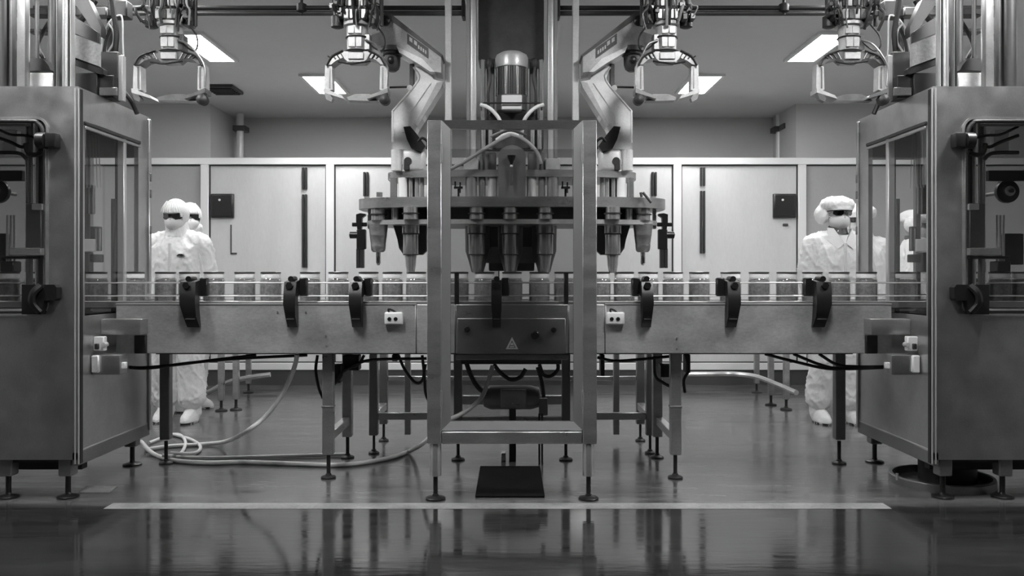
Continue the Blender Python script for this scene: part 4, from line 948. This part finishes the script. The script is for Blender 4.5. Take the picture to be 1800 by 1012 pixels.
# ------------------------------------------------------------------ pale hoses on the floor
def ground(x, y, r): # point resting on the floor seen at pixel
    Y = (CAMZ-r)*1500/(y-486); return Vector((X(x, Y), Y, r))
hr = .0135
h1 = [px(522, 622, 4.82), px(519, 640, 4.85), px(508, 670, 4.88), px(490, 702, 4.9), px(465, 733, 4.92), px(430, 760, 4.95), ground(395, 776, hr+.03), ground(350, 781, hr), ground(300, 784, hr), ground(255, 790, hr)]
o = MB().tube(h1, hr, 10, 8).build('floor_hose', M['hose'], origin=(X(400, 5.2), 5.2, 0)); tag(o, 'pale hose hanging from the left conveyor panel to the floor', 'hose', 'pale hoses on the floor')
h2 = [ground(248, 778, .05), ground(262, 792, hr), ground(290, 803, hr), ground(340, 808, hr), ground(420, 808, hr), ground(500, 804, hr), ground(570, 801.5, hr), ground(640, 801.5, hr)]
h2 = [ground(248, 776, .06), ground(268, 796, hr), ground(300, 808, hr), ground(360, 813, hr), ground(430, 812, hr), ground(520, 815, hr), ground(590, 817, hr), ground(640, 813, hr), ground(690, 803, hr), ground(725, 790, hr+.02), px(752, 772, 4.75), px(775, 745, 4.85), px(815, 725, 4.92), px(845, 700, 4.95), px(858, 670, 4.97), px(866, 642, 4.98)]
o = MB().tube(h2, hr, 10, 8).build('floor_hose', M['hose'], origin=(X(500, 5.2), 5.2, 0)); tag(o, 'pale hose curving along the floor and up under the filling machine', 'hose', 'pale hoses on the floor')
h3 = [ground(250, 782, .04), ground(275, 800, hr), ground(310, 803.5, hr), ground(380, 804.5, hr), ground(470, 802.5, hr), ground(568, 799.5, hr), ground(610, 799, hr)]
o = MB().tube(h3, hr*.9, 10, 8).build('floor_hose', M['hose'], origin=(X(400, 5.35), 5.35, 0)); tag(o, 'pale hose lying straight on the floor to the conveyor leg', 'hose', 'pale hoses on the floor')
h4 = [ground(262, 778, hr), ground(300, 764, hr), ground(318, 765, hr), ground(326, 778, hr), ground(318, 796, hr), ground(300, 801, hr+.02), ground(285, 800, hr+.03)]
o = MB().tube(h4, hr*.8, 10, 8).build('hose_loop', M['hose'], origin=(X(310, 5.5), 5.5, 0)); tag(o, 'thin pale hose looped on the floor by the left cabinet', 'hose', 'pale hoses on the floor')
h5 = [ground(300, 762, hr), ground(335, 772, hr), ground(352, 784, hr), ground(345, 795, hr), ground(318, 797, hr+.025), ground(300, 796, hr+.03)]
o = MB().tube(h5, hr*.8, 10, 8).build('hose_loop', M['hose'], origin=(X(340, 5.5), 5.5, 0)); tag(o, 'outer thin pale hose loop right of the left cabinet foot', 'hose', 'pale hoses on the floor')

# ------------------------------------------------------------------ rear transfer tables
def rear_table(s, legs, rail, lab):
    r = thing('transfer_table', (X(legs[0][0], 7.3), 7.3, 0), lab, 'table', 'low transfer tables behind the line')
    ys = []
    for (x, yfoot) in legs:
        Y = CAMZ*1500/(yfoot-486); ys.append(Y)
        xx = X(x, Y)
        l_ = MB().box(xx-.024, xx+.024, Y-.022, Y+.022, .09, .83, .003).build('leg', M['steel'], r)
        f = MB(); foot(f, xx, Y, .1, .05, .012); f.build('levelling_foot', M['dark'], l_)
    MB().tube([px(a, b_, c_) for a, b_, c_ in rail], .022, 8, 5).build('low_rail', M['satin'], r)
    xa = sorted(X(x, y) for (x, _), y in zip(legs, ys))
    MB().box(xa[0]-.03, xa[-1]+.05, min(ys)-.03, max(ys)+.05, .83, .88, .006).build('table_top', M['steel'], r)
rear_table(-1, ((389, 722), (415, 720), (437, 690)), [(365, 690, 7.6), (400, 672, 7.6), (440, 663, 7.6), (475, 658, 7.6)], 'steel transfer table behind the left conveyor beside hooded worker')
rear_table(1, ((1355, 712), (1382, 720), (1330, 690)), [(1205, 657, 7.9), (1250, 657, 7.9), (1290, 657, 7.9), (1330, 662, 7.7), (1370, 677, 7.3), (1400, 690, 7.0)], 'steel transfer table behind the right conveyor beside capped worker')
# ------------------------------------------------------------------ people in cleanroom clothing
def fuse(mb, voxel, it=6, wr=0.0, seed=0):
    me = bpy.data.meshes.new('tmp'); me.from_pydata(mb.v, [], mb.f)
    bm = bmesh.new(); bm.from_mesh(me); bmesh.ops.remove_doubles(bm, verts=bm.verts[:], dist=1e-5)
    bmesh.ops.recalc_face_normals(bm, faces=bm.faces[:]); bm.to_mesh(me); bm.free()
    o = bpy.data.objects.new('tmp', me); C.objects.link(o)
    m = o.modifiers.new('r', 'REMESH'); m.mode = 'VOXEL'; m.voxel_size = voxel
    if it:
        s = o.modifiers.new('s', 'SMOOTH'); s.factor = .5; s.iterations = it
    dg = bpy.context.evaluated_depsgraph_get(); ev = o.evaluated_get(dg); em = ev.to_mesh()
    out = MB()
    off = Vector((seed*3.1, seed*1.7, 0))
    if wr:
        out.v = []
        for v in em.vertices:
            p = v.co; q = Vector((p.x*15 + p.z*5, p.y*12, p.z*6)) + off
            q2 = Vector((p.x*26 - p.z*20, p.y*22, p.z*16)) + off
            d = ((1-abs(noise.noise(q))*2.6)**3)*wr + ((1-abs(noise.noise(q2))*2.4)**3)*wr*.6
            out.v.append(tuple(p + v.normal*d))
    else: out.v = [tuple(v.co) for v in em.vertices]
    out.f = [tuple(f.vertices) for f in em.polygons]
    ev.to_mesh_clear(); bpy.data.objects.remove(o); bpy.data.meshes.remove(me)
    return out
def place(mb, pos, h, yaw, head=None):
    k = h/1.75; Rz = Matrix.Rotation(yaw, 4, 'Z'); T = Matrix.Translation(pos)
    A = T @ Rz @ Matrix.Scale(k, 4)
    if head is not None: A = A @ head
    mb.v = [tuple(A @ Vector(p)) for p in mb.v]; return mb

def person(x, Y, h, yaw, tilt, turn, style, lab, seed, arms=(0, 0), step=0.0):
    pos = Vector((x, Y, 0))
    r = thing('person', pos, lab, 'person', 'people in white cleanroom clothing')
    Hm = Matrix.Translation((0, 0, 1.50)) @ Matrix.Rotation(turn, 4, 'Z') @ Matrix.Rotation(tilt, 4, 'X') @ Matrix.Translation((0, 0, -1.50))
    sh = [(.20, 0, 1.415), (.265, .02, 1.13)]
    def arm(e, bend): return [Vector((e*.195, .01, 1.415)), Vector((e*.248, .03-.02*bend, 1.15)), Vector((e*(.24-.04*bend), -.06-.16*bend, .93+.08*bend))]
    def leg(e): return [Vector((e*.095, .01, .86)), Vector((e*.115, -.01-e*step*.5, .48)), Vector((e*.12, .02-e*step, .09))]
    # the body itself
    b = MB()
    b.loft([(0,.01,.80,.12,.09),(0,.01,.95,.155,.11),(0,.0,1.1,.145,.10),(0,.0,1.25,.165,.11),(0,.01,1.38,.18,.10),(0,.01,1.45,.10,.07)])
    b.capsule((0,.01,1.42), (0,0,1.54), .055, .052)
    hd = MB().ell((0, 0, 1.632), .076, .094, .108, 20, 14).ell((0,-.022,1.565), .056, .064, .07, 16, 10)
    hd.capsule((0,-.094,1.625), (0,-.108,1.592), .010, .016)      # nose
    hd.ell((0,-.083,1.548), .026, .012, .010)                      # mouth
    for e in (-1, 1):
        hd.ell((e*.078,.008,1.615), .010, .02, .032)               # ears
        hd.ell((e*.032,-.086,1.648), .020, .012, .008)             # brow
    hd.v = [tuple(Hm @ Vector(p)) for p in hd.v]
    b.add(hd.v, hd.f)
    for e, bd in ((-1, arms[0]), (1, arms[1])):
        A = arm(e, bd); b.capsule(A[0], A[1], .048, .04); b.capsule(A[1], A[2], .04, .03)
        L = leg(e); b.capsule(L[0], L[1], .08, .055); b.capsule(L[1], L[2], .055, .04)
        b.capsule(L[2]-Vector((0,-.03,.05)), L[2]+Vector((0,-.12,-.055)), .036, .028)
    bb = place(fuse(b, .011, 3), pos, h, yaw).build('body', M['skin'], r, sharp=180, doubles=False)
    for e in (-1, 1):
        place(MB().ell((e*.032,-.083,1.628), .014, .010, .009), pos, h, yaw, Hm).build('eye', M['dark'], bb)
    # coverall
    c = MB()
    c.loft([(0,.01,.78,.16,.125),(0,.01,.92,.195,.14),(0,.005,1.08,.19,.135),(0,.0,1.25,.205,.14),(0,.0,1.36,.205,.13),(0,.01,1.43,.155,.105),(0,.01,1.47,.10,.085),(0,.005,1.50,.078,.078)])
    for e, bd in ((-1, arms[0]), (1, arms[1])):
        A = arm(e, bd); c.capsule(A[0]-Vector((0,0,.02)), A[1], .074, .066); c.capsule(A[1], A[2], .066, .050)
        c.capsule((e*.02,.01,1.445), (e*.185,.01,1.40), .075, .078)
        L = leg(e); c.capsule(L[0], L[1], .118, .100); c.capsule(L[1], L[2]+Vector((0,0,.10)), .098, .100); c.ell(L[2]+Vector((0,-.015,.10)), .088, .092, .05)
    place(fuse(c, .011, 4, .0095, seed), pos, h, yaw).build('coverall', M['suit'], r, sharp=180, doubles=False)
    zp = MB().box(-.012, .012, -.148, -.134, .92, 1.40, .004)
    place(zp, pos, h, yaw).build('zip_flap', M['mask'], r)
    # gloves: palm, four fingers and a thumb each
    for e, bd in ((-1, arms[0]), (1, arms[1])):
        A = arm(e, bd); wv = A[2]; d = (A[2]-A[1]).normalized(); sd = Vector((0, -1, 0)) - d*Vector((0,-1,0)).dot(d); sd.normalize(); nn = d.cross(sd)
        g_ = MB(); g_.capsule(wv, wv+d*.04, .03, .028); 
        for k in range(4):
            base = wv + d*.075 + sd*(.030-.019*k); ln = (.062,.072,.068,.052)[k]
            g_.capsule(wv + d*.03 + sd*(.022-.014*k), base, .017, .0115)
            mid = base + d*ln*.55 - nn*e*.006; tip = base + d*ln - nn*e*.022
            g_.capsule(base, mid, .0105, .0095, 10); g_.capsule(mid, tip, .0095, .008, 10)
        t0 = wv + d*.03 + sd*.026; t1 = t0 + d*.03 + sd*.026; t2 = t1 + d*.032 + sd*.006
        g_.capsule(t0, t1, .014, .0115, 10); g_.capsule(t1, t2, .011, .009, 10)
        place(fuse(g_, .0055, 2), pos, h, yaw).build('glove', M['mask'], r, sharp=180, doubles=False)
    # boot covers
    for e in (-1, 1):
        L = leg(e); f = MB(); a = L[2]
        f.capsule(a+Vector((0,.0,.12)), a+Vector((0,.02,-.02)), .072, .066)
        f.loft([(a.x, a.y-.045, 0, .052, .125), (a.x, a.y-.045, .025, .056, .132), (a.x, a.y-.04, .055, .052, .120), (a.x, a.y-.02, .09, .045, .085), (a.x, a.y, .115, .03, .05)])
        place(fuse(f, .010, 3, .004, seed+5), pos, h, yaw).build('boot_cover', M['suit'], r, sharp=180, doubles=False)
        place(MB().loft([(a.x, a.y-.045, -.0005, .05, .122), (a.x, a.y-.045, .012, .056, .131)]), pos, h, yaw).build('sole', M['rubber'], r)
    # mask over nose and chin
    mk = MB().ell((0,-.012,1.575), .079, .112, .075, 24, 14, keep=lambda p: p.y < -.018 and p.z < 1.622)
    for p_i in range(4):
        pass
    mo_ = place(mk, pos, h, yaw, Hm).build('face_mask', M['mask'], r, sharp=80)
    md = mo_.modifiers.new('thick', 'SOLIDIFY'); md.thickness = .004
    st = MB()
    for e in (-1, 1):
        st.tube([(e*.07,-.04,1.60), (e*.086,0,1.62), (e*.088,.03,1.63)], .003, 6, 3)
    place(st, pos, h, yaw, Hm).build('mask_loop', M['mask'], mo_)
    # eyewear
    if style == 'hood':
        gg = MB()
        for e in (-1, 1):
            pts = [(e*.006, 1.648), (e*.04, 1.655), (e*.078, 1.650), (e*.083, 1.628), (e*.066, 1.606), (e*.036, 1.604), (e*.014, 1.622)]
            vs = []
            for dy in (0, .016):
                for (u, v) in pts: vs.append((u, -.112 + .055*(u/.083)**2 + dy, v))
            n = len(pts); gg.add(vs, [tuple(range(n)), tuple(range(n, 2*n))[::-1]] + [(k, (k+1) % n, n+(k+1) % n, n+k) for k in range(n)])
        gg.box(-.012, .012, -.114, -.10, 1.632, 1.65)
        go = place(gg, pos, h, yaw, Hm).build('goggles', M['goggle'], r)
    else:
        gg = MB()
        for e in (-1, 1):
            pts = [(e*.008, 1.652), (e*.045, 1.656), (e*.076, 1.652), (e*.078, 1.626), (e*.058, 1.612), (e*.026, 1.613), (e*.010, 1.626)]
            vs = []
            for dy in (0, .004):
                for (u, v) in pts: vs.append((u, -.118 + .04*(u/.08)**2 + dy, v))
            n = len(pts); gg.add(vs, [tuple(range(n)), tuple(range(n, 2*n))[::-1]] + [(k, (k+1) % n, n+(k+1) % n, n+k) for k in range(n)])
        go = place(gg, pos, h, yaw, Hm).build('glasses', M['lens'], r)
        fr_ = MB().tube([(-.10,.02,1.648), (-.082,-.07,1.652), (-.045,-.108,1.657), (0,-.12,1.652), (.045,-.108,1.657), (.082,-.07,1.652), (.10,.02,1.648)], .0045, 6, 4)
        place(fr_, pos, h, yaw, Hm).build('glasses_frame', M['black'], go)
    # head covering
    if style == 'hood':
        hk = lambda p: not (p.y < -.045 and p.z < 1.652 and abs(p.x) < .073)
        hm = MB().ell((0, .004, 1.637), .096, .122, .118, 32, 22, keep=hk)
        ho = place(hm, pos, h, yaw, Hm).build('hood', M['suit'], r, sharp=80)
        ho.modifiers.new('thick', 'SOLIDIFY').thickness = .006
        dr = MB().loft([(0,.012,1.44,.13,.105),(0,.010,1.475,.10,.098),(0,.004,1.51,.084,.100),(0,-.004,1.545,.082,.104),(0,-.002,1.575,.080,.09)])
        place(fuse(dr, .010, 4, .004, seed), pos, h, yaw).build('hood_drape', M['suit'], r, sharp=180, doubles=False)
        pk = MB()
        for kx in range(-4, 5):
            pk.tube([(kx*.018, -.118+abs(kx)*.004, 1.662), (kx*.015, -.105+abs(kx)*.003, 1.70), (kx*.009, -.06, 1.745)], .004, 6, 4)
        place(pk, pos, h, yaw, Hm).build('hood_pleats', M['suit'], ho)
    else:
        cp_ = MB().ell((0, .012, 1.70), .128, .135, .072, 24, 16).ell((0, .03, 1.675), .118, .120, .055, 24, 12).ell((-.10,.05,1.63), .055, .07, .075)
        cp_.loft([(0,-.0,1.648,.088,.108),(0,.0,1.675,.105,.125)])
        fc = place(fuse(cp_, .008, 3, .006, seed), pos, h, yaw, Hm)
        ca = fc.build('bouffant_cap', M['suit'], r, sharp=180, doubles=False)
        pk = MB().prism([(-.082,-.07),(-.05,-.105),(0,-.118),(.05,-.105),(.082,-.07),(.075,-.10),(.045,-.134),(0,-.146),(-.045,-.134),(-.075,-.10)], 1.655, 1.661, 'z')
        place(pk, pos, h, yaw, Hm).build('cap_brim', M['mask'], ca)
        co = MB()
        for e in (-1, 1):
            co.add([(e*.005,-.135,1.40),(e*.075,-.10,1.515),(e*.095,-.03,1.525),(e*.115,-.075,1.425),(e*.06,-.142,1.355),(e*.006,-.128,1.40),(e*.07,-.09,1.51),(e*.09,-.02,1.52),(e*.11,-.065,1.42),(e*.058,-.13,1.36)],
                   [(0,1,2,3,4),(9,8,7,6,5),(0,5,6,1),(1,6,7,2),(2,7,8,3),(3,8,9,4),(4,9,5,0)])
        place(co, pos, h, yaw).build('collar', M['suit'], r)
        sc_ = MB().loft([(0,-.005,1.47,.085,.09),(0,0,1.50,.072,.08),(0,0,1.54,.066,.075)])
        place(sc_, pos, h, yaw).build('neck_scarf', M['mid'], r)
    if style == 'hood' and seed == 1:
        place(MB().prism([(.055,1.30),(.075,1.315),(.10,1.315),(.115,1.30),(.098,1.302),(.092,1.296),(.082,1.302)], -.152, -.128), pos, h, yaw).build('chest_logo', M['dark'], r)
    return r
person(X(312, 6.73), 6.73, 1.75, R(-2), R(12), R(0), 'hood', 'person in white hooded coverall with dark goggles and mask looking down, left', 1, (.25, .2), .03)
person(X(334, 7.3), 7.3, 1.77, R(86), R(2), R(-62), 'hood', 'person in white hood half hidden behind the left hooded worker', 2, (0, .1))
person(X(1472, 6.65), 6.65, 1.745, R(4), R(0), R(3), 'cap', 'person in white cap, glasses and face mask standing at the right', 3, (.1, .2), .04)
person(X(1512, 7.15), 7.15, 1.73, R(-15), R(3), R(-10), 'cap', 'person in white cap mostly hidden behind the right cabinet edge', 4, (.1, .1), .06)
person(X(1606, 7.6), 7.6, 1.71, R(70), R(6), R(10), 'cap', 'person in white cap facing sideways, seen through the right cabinet glass', 6, (.2, .2), .02)
